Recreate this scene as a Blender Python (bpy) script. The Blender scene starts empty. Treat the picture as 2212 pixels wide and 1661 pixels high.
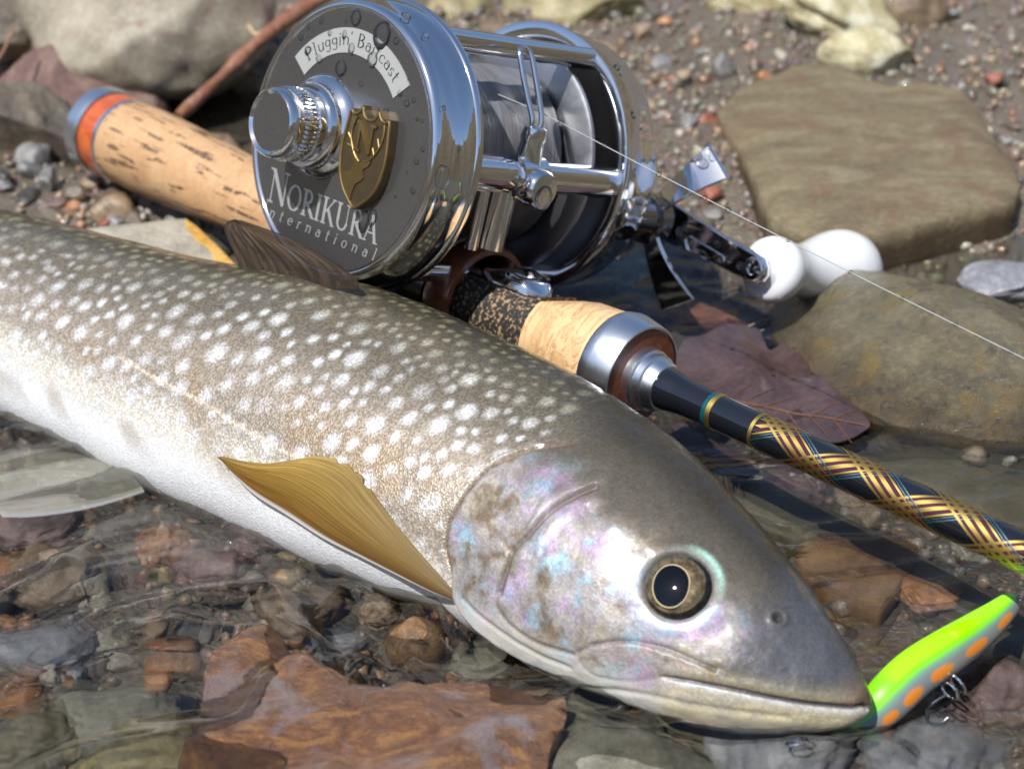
import bpy, bmesh, math, random
import numpy as np
from mathutils import Vector, Matrix, noise as mnoise

# ------------------------------------------------------------------ scene, camera, light
SC = bpy.context.scene
SC.unit_settings.system = 'METRIC'
SC.unit_settings.scale_length = 0.01          # one unit is one centimetre
COL = SC.collection
PITCH = math.radians(29.0)
CAM_H = 16.5                                   # camera height above the water (water is z = 0)
FPX = 3989.4                                   # focal length in pixels of a 2212 px wide picture
cp, sp = math.cos(PITCH), math.sin(PITCH)

cam = bpy.data.cameras.new('camera')
cam.sensor_width = 36.0
cam.lens = 36.0 * FPX / 2212.0
cam.clip_start = 0.5
cam.clip_end = 20000
cam.dof.use_dof = True
cam.dof.focus_distance = 29.0
cam.dof.aperture_fstop = 0.27
camo = bpy.data.objects.new('camera', cam)
camo.location = (0, 0, CAM_H)
camo.rotation_euler = (math.radians(90) - PITCH, 0, 0)
COL.objects.link(camo)
SC.camera = camo

SUN = Vector((-0.33, -0.40, 0.855)).normalized()
elev = math.asin(SUN.z)
world = bpy.data.worlds.new('World')
SC.world = world
world.use_nodes = True
wn = world.node_tree
wn.nodes.clear()
sky = wn.nodes.new('ShaderNodeTexSky')
sky.sky_type = 'NISHITA'
sky.sun_disc = False
sky.sun_elevation = elev
sky.sun_rotation = math.atan2(SUN.x, SUN.y)
sky.air_density = 1.0
sky.dust_density = 0.6
bg = wn.nodes.new('ShaderNodeBackground')
bg.inputs['Strength'].default_value = 0.10
wo = wn.nodes.new('ShaderNodeOutputWorld')
wn.links.new(sky.outputs[0], bg.inputs['Color'])
wn.links.new(bg.outputs[0], wo.inputs['Surface'])

sl = bpy.data.lights.new('sun', 'SUN')
sl.energy = 5.0
sl.angle = math.radians(0.5)
sl.color = (1.0, 0.985, 0.965)
so = bpy.data.objects.new('sun', sl)
so.rotation_euler = SUN.to_track_quat('Z', 'Y').to_euler()
so.location = (0, 0, 300)
COL.objects.link(so)

SC.view_settings.view_transform = 'Standard'
SC.view_settings.look = 'None'
SC.view_settings.exposure = 0.42
SC.view_settings.gamma = 1.0
SC.view_settings.use_curve_mapping = False
SC.cycles.max_bounces = 10
SC.cycles.transparent_max_bounces = 16
SC.cycles.transmission_bounces = 8
SC.cycles.glossy_bounces = 5
SC.cycles.caustics_reflective = False
SC.cycles.caustics_refractive = False
SC.cycles.sample_clamp_indirect = 6.0
SC.cycles.use_denoising = True

# ------------------------------------------------------------------ small maths helpers
ORG = np.array([0.0, 0.0, CAM_H])
def ray(px, py):
    x = (px - 1106.0) / FPX
    y = -(py - 830.5) / FPX
    return np.array([x, y * sp + cp, y * cp - sp])
def at(px, py, z=0.0):
    d = ray(px, py)
    return ORG + d * ((z - CAM_H) / d[2])
def at_plane(px, py, p0, n):
    d = ray(px, py)
    return ORG + d * (np.dot(np.asarray(p0) - ORG, n) / np.dot(d, n))
def c2w(v, point=True):
    x, y, z = v
    return np.array([x, y * sp - z * cp, (CAM_H if point else 0.0) + y * cp + z * sp])
def unit(v):
    v = np.asarray(v, float)
    return v / np.linalg.norm(v)

# reel / rod frame: x out of the lettered side plate, y towards the rod tip, z up through the reel
RA = unit(c2w((0.69, -0.339, 0.64), False))
RL = unit(c2w((-0.684, -0.032, 0.727), False)); RL = unit(RL - RA * np.dot(RL, RA))
RU = np.cross(RL, RA)
FACE_X = 2.77
REEL_C = c2w((-2.952, 4.155, -31.6)) - RL * FACE_X
ROD_C = REEL_C - RU * 2.42
def frame_matrix(c):
    m = Matrix.Identity(4)
    for i in range(3):
        m[i][0], m[i][1], m[i][2], m[i][3] = RL[i], RA[i], RU[i], c[i]
    return m
REEL_M = frame_matrix(REEL_C)
ROD_M = frame_matrix(ROD_C)
def to_reel(p):
    d = np.asarray(p) - REEL_C
    return np.array([d @ RL, d @ RA, d @ RU])
def Lx(px, py, x):            # point of the reel plane x = const
    return to_reel(at_plane(px, py, REEL_C + RL * x, RL))
def Ly(px, py, y):
    return to_reel(at_plane(px, py, REEL_C + RA * y, RA))
def Lcyl(px, py, r):          # nearest hit with a cylinder about the reel axis
    d = ray(px, py); dl = np.array([d @ RL, d @ RA, d @ RU]); o = to_reel(ORG)
    a = dl[1]**2 + dl[2]**2; b = 2*(o[1]*dl[1] + o[2]*dl[2]); c = o[1]**2 + o[2]**2 - r*r
    q = b*b - 4*a*c
    if q < 0: return None
    t = (-b - math.sqrt(q)) / (2*a)
    return o + dl * t

# vectorised value noise
def _hash(ix, iy, iz, seed):
    h = (ix.astype(np.int64) * 374761393 + iy.astype(np.int64) * 668265263 + iz.astype(np.int64) * 2147483647 + seed * 1274126177) & 0xffffffff
    h = ((h ^ (h >> 13)) * 1274126177) & 0xffffffff
    h = h ^ (h >> 16)
    return (h & 0xffff) / 65535.0
def vnoise(P, seed=0):
    P = np.asarray(P, float)
    i = np.floor(P).astype(np.int64); f = P - i
    f = f * f * f * (f * (f * 6 - 15) + 10)
    out = 0
    for dx in (0, 1):
        wx = f[..., 0] if dx else 1 - f[..., 0]
        for dy in (0, 1):
            wy = f[..., 1] if dy else 1 - f[..., 1]
            for dz in (0, 1):
                wz = f[..., 2] if dz else 1 - f[..., 2]
                out = out + wx * wy * wz * _hash(i[..., 0] + dx, i[..., 1] + dy, i[..., 2] + dz, seed)
    return out * 2 - 1
def fbm(P, seed=0, octaves=4, gain=0.5):
    P = np.asarray(P, float); s = 0; a = 1.0; tot = 0
    for k in range(octaves):
        s = s + a * vnoise(P * (2.03 ** k) + 17.3 * k, seed + k); tot += a; a *= gain
    return s / tot
def sstep(a, b, x):
    t = np.clip((x - a) / (b - a), 0, 1)
    return t * t * (3 - 2 * t)

# ------------------------------------------------------------------ mesh helpers
def link(o, parent=None):
    COL.objects.link(o)
    if parent is not None:
        o.parent = parent
    return o
def tag(o, label=None, cat=None, group=None, kind=None):
    if label: o['label'] = label
    if cat: o['category'] = cat
    if group: o['group'] = group
    if kind: o['kind'] = kind
    return o
def empty(name, mat=None, loc=None):
    o = bpy.data.objects.new(name, None)
    o.empty_display_size = 0.5
    if mat is not None: o.matrix_world = mat
    if loc is not None: o.location = loc
    COL.objects.link(o)
    return o
def mesh_obj(name, V, F, mat, parent=None, smooth=True, sharp=None, colors=None, attrs=None):
    me = bpy.data.meshes.new(name)
    V = np.asarray(V, dtype=np.float32).reshape(-1, 3)
    if isinstance(F, np.ndarray) and F.ndim == 2:
        n, k = F.shape
        me.vertices.add(len(V)); me.vertices.foreach_set('co', V.ravel())
        me.loops.add(n * k); me.loops.foreach_set('vertex_index', F.astype(np.int32).ravel())
        me.polygons.add(n)
        me.polygons.foreach_set('loop_start', np.arange(0, n * k, k, dtype=np.int32))
        me.polygons.foreach_set('loop_total', np.full(n, k, dtype=np.int32))
        me.update(calc_edges=True)
        me.validate()
    else:
        me.from_pydata([tuple(map(float, v)) for v in V], [], [tuple(map(int, f)) for f in F])
        me.update()
    if smooth:
        me.polygons.foreach_set('use_smooth', np.ones(len(me.polygons), dtype=bool))
        if sharp: me.set_sharp_from_angle(angle=math.radians(sharp))
    if colors is not None:
        ca = me.color_attributes.new('col', 'FLOAT_COLOR', 'POINT')
        c4 = np.ones((len(V), 4), np.float32); c4[:, :3] = colors
        ca.data.foreach_set('color', c4.ravel())
    for k, a in (attrs or {}).items():
        at_ = me.attributes.new(k, 'FLOAT', 'POINT')
        at_.data.foreach_set('value', np.asarray(a, np.float32).ravel())
    if mat is not None: me.materials.append(mat)
    return link(bpy.data.objects.new(name, me), parent)
def grid_faces(n, m, closed=False):
    i = np.arange(n - 1)[:, None]
    j = np.arange(m if closed else m - 1)[None, :]
    j2 = (j + 1) % m
    return np.stack([(i * m + j).ravel(), (i * m + j2).ravel(), ((i + 1) * m + j2).ravel(), ((i + 1) * m + j).ravel()], 1) if True else None
class MB:
    """collects shapes of one part and links them as one mesh"""
    def __init__(self): self.v = []; self.f = []
    def add(self, V, F):
        b = len(self.v)
        self.v += [tuple(map(float, p)) for p in V]
        self.f += [tuple(int(i) + b for i in f) for f in F]
        return self
    def lathe(self, prof, axis='x', c=(0, 0, 0), seg=64, caps=True):
        """prof: (along, radius)"""
        a = np.linspace(0, 2 * np.pi, seg, endpoint=False)
        V = []
        for t, r in prof:
            for k in a:
                q = {'x': (t, r * math.cos(k), r * math.sin(k)), 'y': (r * math.sin(k), t, r * math.cos(k)), 'z': (r * math.cos(k), r * math.sin(k), t)}[axis]
                V.append((q[0] + c[0], q[1] + c[1], q[2] + c[2]))
        F = [tuple(f) for f in grid_faces(len(prof), seg, True)]
        if caps:
            if prof[0][1] > 1e-5: F.append(tuple(range(seg))[::-1])
            if prof[-1][1] > 1e-5: F.append(tuple(range((len(prof) - 1) * seg, len(prof) * seg)))
        return self.add(V, F)
    def tube(self, pts, rad, seg=12, caps=True, flat=None):
        pts = np.asarray(pts, float); n = len(pts)
        rad = np.broadcast_to(np.asarray(rad, float), (n,))
        T = np.gradient(pts, axis=0); T /= np.linalg.norm(T, axis=1)[:, None]
        ref = np.array([0, 0, 1.0]) if abs(T[0][2]) < 0.9 else np.array([1.0, 0, 0])
        A = np.cross(T[0], ref); A /= np.linalg.norm(A)
        V = []
        for i in range(n):
            A = A - T[i] * (A @ T[i]); A /= np.linalg.norm(A)
            B = np.cross(T[i], A)
            for k in range(seg):
                w = 2 * math.pi * k / seg
                V.append(pts[i] + rad[i] * (math.cos(w) * A + math.sin(w) * B * (flat or 1)))
        F = [tuple(f) for f in grid_faces(n, seg, True)]
        if caps:
            F.append(tuple(range(seg))[::-1]); F.append(tuple(range((n - 1) * seg, n * seg)))
        return self.add(V, F)
    def prism(self, poly, M, thick):
        """poly in 2D (u, v); M maps (u, v, w) to 3D; extruded from w = 0 to thick"""
        n = len(poly)
        V = [M(u, v, 0) for u, v in poly] + [M(u, v, thick) for u, v in poly]
        F = [tuple(range(n))[::-1], tuple(range(n, 2 * n))] + [(i, (i + 1) % n, n + (i + 1) % n, n + i) for i in range(n)]
        return self.add(V, F)
    def box(self, lo, hi):
        x0, y0, z0 = lo; x1, y1, z1 = hi
        V = [(x0, y0, z0), (x1, y0, z0), (x1, y1, z0), (x0, y1, z0), (x0, y0, z1), (x1, y0, z1), (x1, y1, z1), (x0, y1, z1)]
        return self.add(V, [(3, 2, 1, 0), (4, 5, 6, 7), (0, 1, 5, 4), (1, 2, 6, 5), (2, 3, 7, 6), (3, 0, 4, 7)])
    def ball(self, c, r, seg=16, rings=10, s=(1, 1, 1)):
        V = []; F = []
        for i in range(rings + 1):
            t = math.pi * i / rings
            for k in range(seg):
                w = 2 * math.pi * k / seg
                V.append((c[0] + r * s[0] * math.sin(t) * math.cos(w), c[1] + r * s[1] * math.sin(t) * math.sin(w), c[2] + r * s[2] * math.cos(t)))
        return self.add(V, [tuple(f) for f in grid_faces(rings + 1, seg, True)])
    def build(self, name, mat, parent=None, smooth=True, sharp=35, bevel=None):
        o = mesh_obj(name, np.array(self.v), self.f, mat, parent, smooth=False)
        bm = bmesh.new(); bm.from_mesh(o.data)
        bmesh.ops.recalc_face_normals(bm, faces=bm.faces)
        bm.to_mesh(o.data); bm.free()
        if bevel:
            md = o.modifiers.new('bevel', 'BEVEL'); md.width = bevel; md.segments = 3; md.limit_method = 'ANGLE'; md.angle_limit = math.radians(40)
        if smooth:
            o.data.polygons.foreach_set('use_smooth', np.ones(len(o.data.polygons), dtype=bool))
            if sharp: o.data.set_sharp_from_angle(angle=math.radians(sharp))
        return o
def arc(cx, cy, rx, ry, a0, a1, n=14):
    return [(cx + rx * math.cos(math.radians(a0 + (a1 - a0) * i / n)), cy + ry * math.sin(math.radians(a0 + (a1 - a0) * i / n))) for i in range(n + 1)]

# ------------------------------------------------------------------ material helpers
class NT:
    def __init__(self, name):
        self.m = bpy.data.materials.new(name); self.m.use_nodes = True
        self.t = self.m.node_tree; self.t.nodes.clear()
        self.out = self.t.nodes.new('ShaderNodeOutputMaterial')
    def n(self, typ, **kw):
        nd = self.t.nodes.new(typ)
        for k, v in kw.items():
            if k.startswith('_'): setattr(nd, k[1:], v)
            else:
                s = nd.inputs[k.replace('__', ' ')] if not k.startswith('i') or not k[1:].isdigit() else nd.inputs[int(k[1:])]
                if isinstance(v, bpy.types.NodeSocket): self.t.links.new(v, s)
                else: s.default_value = v
        return nd
    def l(self, a, b): self.t.links.new(a, b)
    def coords(self, scale=(1, 1, 1), kind='Object', rot=(0, 0, 0)):
        tc = self.n('ShaderNodeTexCoord')
        mp = self.n('ShaderNodeMapping')
        mp.inputs['Scale'].default_value = scale; mp.inputs['Rotation'].default_value = rot
        self.l(tc.outputs[kind], mp.inputs['Vector'])
        return mp.outputs['Vector']
    def noise(self, vec, scale, detail=4, rough=0.55, dist=0.0):
        nd = self.n('ShaderNodeTexNoise')
        nd.inputs['Scale'].default_value = scale; nd.inputs['Detail'].default_value = detail
        nd.inputs['Roughness'].default_value = rough; nd.inputs['Distortion'].default_value = dist
        if vec is not None: self.l(vec, nd.inputs['Vector'])
        return nd.outputs['Fac']
    def ramp(self, fac, stops, interp='LINEAR'):
        r = self.n('ShaderNodeValToRGB')
        r.color_ramp.interpolation = interp
        e = r.color_ramp.elements
        while len(e) < len(stops): e.new(0.5)
        for k, (p_, c_) in enumerate(stops):
            e[k].position = p_; e[k].color = (*c_, 1) if len(c_) == 3 else c_
        self.l(fac, r.inputs[0])
        return r.outputs[0]
    def mix(self, fac, a, b, mode='MIX'):
        nd = self.t.nodes.new('ShaderNodeMix'); nd.data_type = 'RGBA'; nd.blend_type = mode
        for s, v in ((nd.inputs[0], fac), (nd.inputs[6], a), (nd.inputs[7], b)):
            if isinstance(v, bpy.types.NodeSocket): self.l(v, s)
            elif isinstance(v, (int, float)): s.default_value = v
            else: s.default_value = (*v, 1)
        return nd.outputs[2]
    def math(self, op, a, b=None, clamp=False):
        nd = self.t.nodes.new('ShaderNodeMath'); nd.operation = op; nd.use_clamp = clamp
        for s, v in zip(nd.inputs, (a, b)):
            if v is None: continue
            if isinstance(v, bpy.types.NodeSocket): self.l(v, s)
            else: s.default_value = v
        return nd.outputs[0]
    def bump(self, height, strength, dist=0.05, normal=None):
        b = self.n('ShaderNodeBump'); b.inputs['Strength'].default_value = strength; b.inputs['Distance'].default_value = dist
        self.l(height, b.inputs['Height'])
        if normal is not None: self.l(normal, b.inputs['Normal'])
        return b.outputs[0]
    def principled(self, **kw):
        p = self.t.nodes.new('ShaderNodeBsdfPrincipled')
        for k, v in kw.items():
            s = p.inputs[k.replace('_', ' ')]
            if isinstance(v, bpy.types.NodeSocket): self.l(v, s)
            elif isinstance(v, tuple) and len(v) == 3 and s.type == 'RGBA': s.default_value = (*v, 1)
            else: s.default_value = v
        self.l(p.outputs[0], self.out.inputs[0])
        return p
def plain(name, col, rough=0.5, metal=0.0, coat=0.0, **kw):
    t = NT(name)
    t.principled(Base_Color=col, Roughness=rough, Metallic=metal, Coat_Weight=coat, Coat_Roughness=0.05, **kw)
    return t.m
# ------------------------------------------------------------------ the fish
FC=np.array([[-18.2,35.6,.35],[-16.6,34.6,.45],[-14.8,33.4,.6],[-12.9,32.2,.7],
[-11.008,30.971,.775],[-9.301,29.832,.825],[-7.724,28.714,.875],[-6.422,27.777,.9],[-5.016,26.783,.95],[-3.63,25.969,1.025],[-2.346,25.002,1.025],[-1.361,24.217,1.05],[-.539,23.551,1.05],[.167,22.992,1.025],[.843,22.2,1.025],[1.594,21.4,.975],[2.265,20.79,.835],[2.852,20.246,.715],[3.411,19.787,.59],[3.889,19.416,.49],[4.263,19.146,.42],[4.494,18.959,.4],[4.585,18.895,.41],[4.62,18.87,.42]])
FH=np.array([[.5,.6,.42],[.52,.62,.45],[.75,.8,.65],[1.02,.93,.85],
[1.231,.903,.975],[1.133,1.054,1.025],[1.102,1.125,1.075],[1.065,1.27,1.1],[1.032,1.475,1.15],[1.009,1.74,1.175],[.996,1.77,1.175],[.997,1.68,1.15],[1.047,1.506,1.15],[1.103,1.342,1.125],[1.137,1.257,1.075],[.995,1.231,1.025],[.864,1.109,.885],[.734,.989,.765],[.585,.776,.61],[.416,.537,.46],[.261,.312,.32],[.14,.15,.2],[.06,.07,.09],[.004,.004,.006]])
FW=np.array([.3,.36,.62,.88,1.051,1.114,1.144,1.194,1.282,1.395,1.41,1.37,1.30,1.242,1.204,1.131,.997,.884,.711,.525,.342,.2,.1,.005])
FC = FC * 1.051; FH = FH * 1.051; FW = FW * 1.051
def catmull(A,q):
    A=np.asarray(A,float); n=len(A)
    i=np.clip(np.floor(q).astype(int),0,n-2); t=(q-i)
    g=lambda k:A[np.clip(i+k,0,n-1)]
    if A.ndim>1: t=t[...,None]
    p0,p1,p2,p3=g(-1),g(0),g(1),g(2)
    return .5*((2*p1)+(-p0+p2)*t+(2*p0-5*p1+4*p2-p3)*t*t+(-p0+3*p1-3*p2+p3)*t**3)
def fish_frame(q):
    C=catmull(FC,q);Hh=catmull(FH,q);w=np.maximum(catmull(FW,q),.002)
    T=catmull(FC,np.clip(q+.15,0,len(FC)-1))-catmull(FC,np.clip(q-.15,0,len(FC)-1))
    T/=np.linalg.norm(T,axis=-1)[...,None]
    N=np.cross(Hh,T);N/=np.linalg.norm(N,axis=-1)[...,None]
    N*=np.where(N[...,2:3]<0,-1,1)
    return C,Hh,w,T,N
def fish_point(q,th):
    C,Hh,w,T,N=fish_frame(q)
    c,s=np.cos(th)[...,None],np.sin(th)[...,None]
    return C+c*Hh+s*N*w[...,None]
# ------------------------------------------------------------------ stone materials
def stone_mat(name, c1, c2, c3, scale=0.9, streak=(1, 1, 1), rot=(0, 0, 0), rough=0.45, wet=0.35, bump=0.7, fine=9.0, speck=0.38, dist=0.6, patch=None, damp_shade=None):
    t = NT(name)
    v = t.coords(streak, rot=rot)
    big = t.noise(v, scale, 5, 0.6, dist)
    c1 = tuple(.68 * x for x in c1); c3 = tuple(min(1, 1.22 * x) for x in c3)
    col = t.ramp(big, [(0.33, c1), (0.5, c2), (0.67, c3)])
    f = t.noise(v, fine, 6, 0.7)
    col = t.mix(speck, col, t.ramp(f, [(0.3, tuple(0.35 * x for x in c1)), (0.55, c2), (0.75, tuple(min(1, 1.35 * x) for x in c3))]), 'MIX')
    if patch:
        pc, ps, pa, pb = patch
        pm = t.ramp(t.noise(t.coords((1, 1, 1)), ps, 5, 0.65, 0.8), [(pa, (0, 0, 0)), (pb, (1, 1, 1))])
        col = t.mix(pm, col, pc)
    if damp_shade:                                        # damp algae stain plus undercut shade, put into the colour of the foot
        tc_, tz_, tw_ = damp_shade
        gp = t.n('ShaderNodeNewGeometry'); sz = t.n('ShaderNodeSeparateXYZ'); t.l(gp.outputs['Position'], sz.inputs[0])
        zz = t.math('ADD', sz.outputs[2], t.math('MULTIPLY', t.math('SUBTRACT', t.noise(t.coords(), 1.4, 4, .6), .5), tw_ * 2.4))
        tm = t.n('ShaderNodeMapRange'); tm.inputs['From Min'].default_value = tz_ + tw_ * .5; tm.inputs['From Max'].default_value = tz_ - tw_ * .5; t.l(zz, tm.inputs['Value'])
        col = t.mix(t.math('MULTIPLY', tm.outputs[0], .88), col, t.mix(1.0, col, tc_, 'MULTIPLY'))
    grain = t.noise(v, fine * 4, 3, 0.6)
    b1 = t.bump(t.mix(0.4, f, grain), bump, 0.06)
    ro = t.ramp(t.noise(v, 3.0, 3), [(0.35, (rough - 0.12,) * 3), (0.7, (rough + 0.15,) * 3)])
    t.principled(Base_Color=col, Roughness=ro, Normal=b1, Coat_Weight=wet, Coat_Roughness=0.045, Coat_Normal=b1, Specular_IOR_Level=0.5)
    return t.m

M = {}
M['grey_boulder'] = stone_mat('grey_boulder_stone', (.20, .165, .105), (.33, .285, .20), (.41, .37, .28), 0.4, wet=.9, bump=.8, patch=((.20, .11, .09), .45, .54, .70))
M['red_rock'] = stone_mat('red_rock_stone', (.085, .042, .034), (.15, .08, .066), (.22, .155, .11), 0.8, (2.2, 1, 1), bump=.7, wet=.12, rough=.6)
M['dark_rock'] = stone_mat('dark_rock_stone', (.055, .045, .035), (.12, .095, .065), (.24, .19, .12), 0.7, bump=.7, wet=.3, patch=((.30, .17, .06), .6, .6, .7))
M['slab'] = stone_mat('tan_slab_stone', (.125, .09, .045), (.19, .15, .080), (.245, .205, .125), 0.6, (0.7, 1.8, 1), (0, 0, -.25), rough=.6, wet=.12, bump=.9, dist=1.2, speck=.5, patch=((.15, .085, .045), .8, .48, .72), damp_shade=((.30, .22, .12), .62, .35))
M['oblong'] = stone_mat('olive_river_stone', (.04, .032, .014), (.10, .08, .036), (.165, .135, .068), 1.1, (1, 1.6, 1), (0, 0, -.4), rough=.28, wet=1.0, bump=.9, fine=8, speck=.55, patch=((.13, .085, .012), 1.1, .55, .66), damp_shade=((.42, .33, .12), .55, .5))
M['pale_yellow'] = stone_mat('pale_yellow_stone', (.35, .27, .10), (.50, .45, .27), (.66, .66, .55), 0.7, rough=.7, wet=.05, bump=.6, fine=14)
M['brown'] = stone_mat('brown_stone', (.10, .065, .04), (.18, .125, .075), (.25, .19, .12), 0.8, bump=.5)
M['olive'] = stone_mat('olive_stone', (.15, .12, .05), (.26, .215, .10), (.34, .30, .16), 0.7, bump=.4, wet=.2)
M['grey_flat'] = stone_mat('grey_flat_stone', (.25, .22, .17), (.33, .30, .235), (.40, .37, .30), 1.0, rough=.6, wet=.15, bump=.25, fine=14, speck=.35)
M['yellow_band'] = stone_mat('yellow_band_stone', (.38, .20, .045), (.50, .28, .06), (.56, .34, .10), 1.2, rough=.55, wet=.2, bump=.25)
M['orange_rock'] = stone_mat('orange_rock_stone', (.060, .026, .012), (.165, .068, .026), (.33, .165, .045), 0.9, (1, 2.2, 1), (0, 0, .35), rough=.35, wet=1.0, bump=1.0, dist=2.2, speck=.45, patch=((.19, .145, .14), .9, .52, .66))
M['grey_green'] = stone_mat('grey_green_stone', (.11, .10, .07), (.18, .165, .12), (.26, .25, .21), 0.7, bump=.5, wet=.3, patch=((.17, .11, .03), .5, .55, .68))
M['rust'] = stone_mat('rust_stone', (.10, .05, .02), (.20, .105, .04), (.27, .16, .075), 1.0, bump=.7, wet=.3)
M['moss_slab'] = stone_mat('moss_slab_stone', (.065, .055, .028), (.12, .10, .055), (.18, .155, .10), 0.6, (1, 2, 1), (0, 0, -.5), bump=.4, wet=.2, patch=((.18, .10, .045), .6, .6, .72))
M['slate'] = stone_mat('slate_stone', (.13, .13, .14), (.20, .20, .215), (.29, .28, .29), 0.8, bump=.3, wet=.5)
M['plum'] = stone_mat('plum_stone', (.10, .06, .055), (.18, .115, .105), (.26, .185, .165), 0.9, bump=.5, wet=.4)
M['bark'] = stone_mat('bark_red', (.055, .02, .012), (.13, .045, .028), (.20, .09, .05), 1.2, (1, 3, 1), bump=1.0, wet=.8, rough=.3)
PEB = [('brown', (.115, .085, .055)), ('tan', (.27, .19, .115)), ('orange', (.33, .15, .06)), ('grey', (.20, .19, .175)), ('plum', (.15, .09, .08)), ('pale', (.42, .38, .30)), ('red', (.26, .085, .045)), ('dark', (.055, .05, .04))]
for k, c in PEB:
    M['peb_' + k] = stone_mat(k + '_pebble_stone', tuple(x * .65 for x in c), c, tuple(min(1, x * 1.25) for x in c), 2.2, rough=.35, wet=.6, bump=.35, fine=16)
t = NT('gravel_mixed'); ca = t.n('ShaderNodeAttribute', _attribute_name='col')
gn = t.noise(t.coords(), 14, 5, .65)
t.principled(Base_Color=t.mix(.45, ca.outputs['Color'], t.mix(1.0, ca.outputs['Color'], t.ramp(gn, [(.3, (.45, .42, .4)), (.7, (1.35, 1.3, 1.2))]), 'MULTIPLY')), Roughness=.42, Coat_Weight=.8, Coat_Roughness=.06, Normal=t.bump(gn, .3, .03))
M['gravel'] = t.m

# ------------------------------------------------------------------ riverbed
def bed_z(x, y):
    x = np.asarray(x, float); y = np.asarray(y, float)
    edge = 35.0 + 0.16 * (x - 4) * (x > 4) - .10 * np.minimum(x + 4, 0) * -1 + 1.1 * vnoise(np.stack([x * .16, y * .16, 0 * x], -1), 3)
    deep = -0.95 - .35 * sstep(24, 14, y) - .35 * vnoise(np.stack([x * .3, y * .3, 0 * x + 4], -1), 5)
    bank = .28 + .035 * np.maximum(y - edge, 0) + .22 * vnoise(np.stack([x * .22, y * .22, 0 * x + 9], -1), 8)
    z = deep + (bank - deep) * sstep(edge - 4.5, edge + 2.5, y)
    z = z - 1.9 * np.exp(-(((x + 8.0) / 4.2) ** 2 + ((y - 43.5) / 3.6) ** 2))
    return z + .05 * vnoise(np.stack([x * 1.6, y * 1.6, 0 * x], -1), 11)
def axis_samples(lo, hi, step, far, n):
    core = np.arange(lo, hi + step / 2, step)
    g = np.geomspace(step, far, n).cumsum()
    return np.concatenate([(lo - g)[::-1], core, hi + g])
gx = axis_samples(-22, 22, .22, 90, 24); gy = axis_samples(8, 62, .22, 90, 24)
X, Y = np.meshgrid(gx, gy, indexing='ij')
Z = bed_z(X, Y)
t = NT('wet_sand'); v = t.coords()
n1 = t.noise(v, .35, 5, .6, .5); n2 = t.noise(v, 5, 6, .75); n3 = t.noise(v, 22, 4, .7)
col = t.ramp(n1, [(.3, (.055, .044, .03)), (.5, (.10, .08, .057)), (.7, (.15, .12, .088))])
col = t.mix(.5, col, t.ramp(n2, [(.3, (.025, .02, .014)), (.5, (.105, .083, .06)), (.72, (.25, .20, .15))]))
vo = t.n('ShaderNodeTexVoronoi'); vo.inputs['Scale'].default_value = 7.5; t.l(v, vo.inputs['Vector'])
col = t.mix(.30, col, t.mix(1.0, t.mix(.6, vo.outputs['Color'], (.5, .5, .5)), (.34, .27, .19), 'MULTIPLY'))
sb = t.bump(t.mix(.5, t.mix(.5, n2, n3), vo.outputs['Distance']), .9, .12)
t.principled(Base_Color=col, Roughness=.42, Normal=sb, Coat_Weight=.8, Coat_Roughness=.06, Coat_Normal=sb)
tag(mesh_obj('riverbed', np.stack([X, Y, Z], -1), grid_faces(len(gx), len(gy))[:, ::-1], t.m), kind='structure')

# wooded slopes round the stream: they show in the chrome and on the water
na, nr = 240, 14
ang = np.linspace(0, 2 * np.pi, na, endpoint=False); rr = np.linspace(0, 1, nr)
AA, RR = np.meshgrid(ang, rr, indexing='ij')
hb = 150 + 55 * vnoise(np.stack([np.cos(AA) * 2.2, np.sin(AA) * 2.2, 0 * AA], -1), 21) + 28 * vnoise(np.stack([np.cos(AA) * 9, np.sin(AA) * 9, 0 * AA], -1), 22) + 14 * vnoise(np.stack([np.cos(AA) * 30, np.sin(AA) * 30, 0 * AA], -1), 25)
rad = 330 + 260 * RR
HZ = -6 + (hb * 1.15 + 20) * RR ** .8 + 14 * RR * vnoise(np.stack([np.cos(AA) * 14, np.sin(AA) * 14, RR * 6], -1), 23)
t = NT('leaf_litter_slope'); v = t.coords()
n1 = t.noise(v, .02, 6, .7, 1.5); n2 = t.noise(v, .12, 6, .75)
col = t.ramp(n1, [(.3, (.035, .03, .014)), (.45, (.10, .072, .035)), (.55, (.19, .145, .08)), (.7, (.07, .075, .025))])
col = t.mix(.5, col, t.ramp(n2, [(.35, (.02, .017, .01)), (.6, (.16, .12, .07)), (.75, (.32, .27, .20))]))
t.principled(Base_Color=col, Roughness=.9, Normal=t.bump(n2, 1.0, 6.0))
F = grid_faces(na, nr); F = np.concatenate([F, np.stack([(na - 1) * nr + np.arange(nr - 1), (na - 1) * nr + np.arange(1, nr), np.arange(1, nr), np.arange(nr - 1)], 1)])
tag(mesh_obj('hillside', np.stack([rad * np.cos(AA), rad * np.sin(AA), HZ], -1), F[:, ::-1], t.m), kind='structure')

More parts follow.
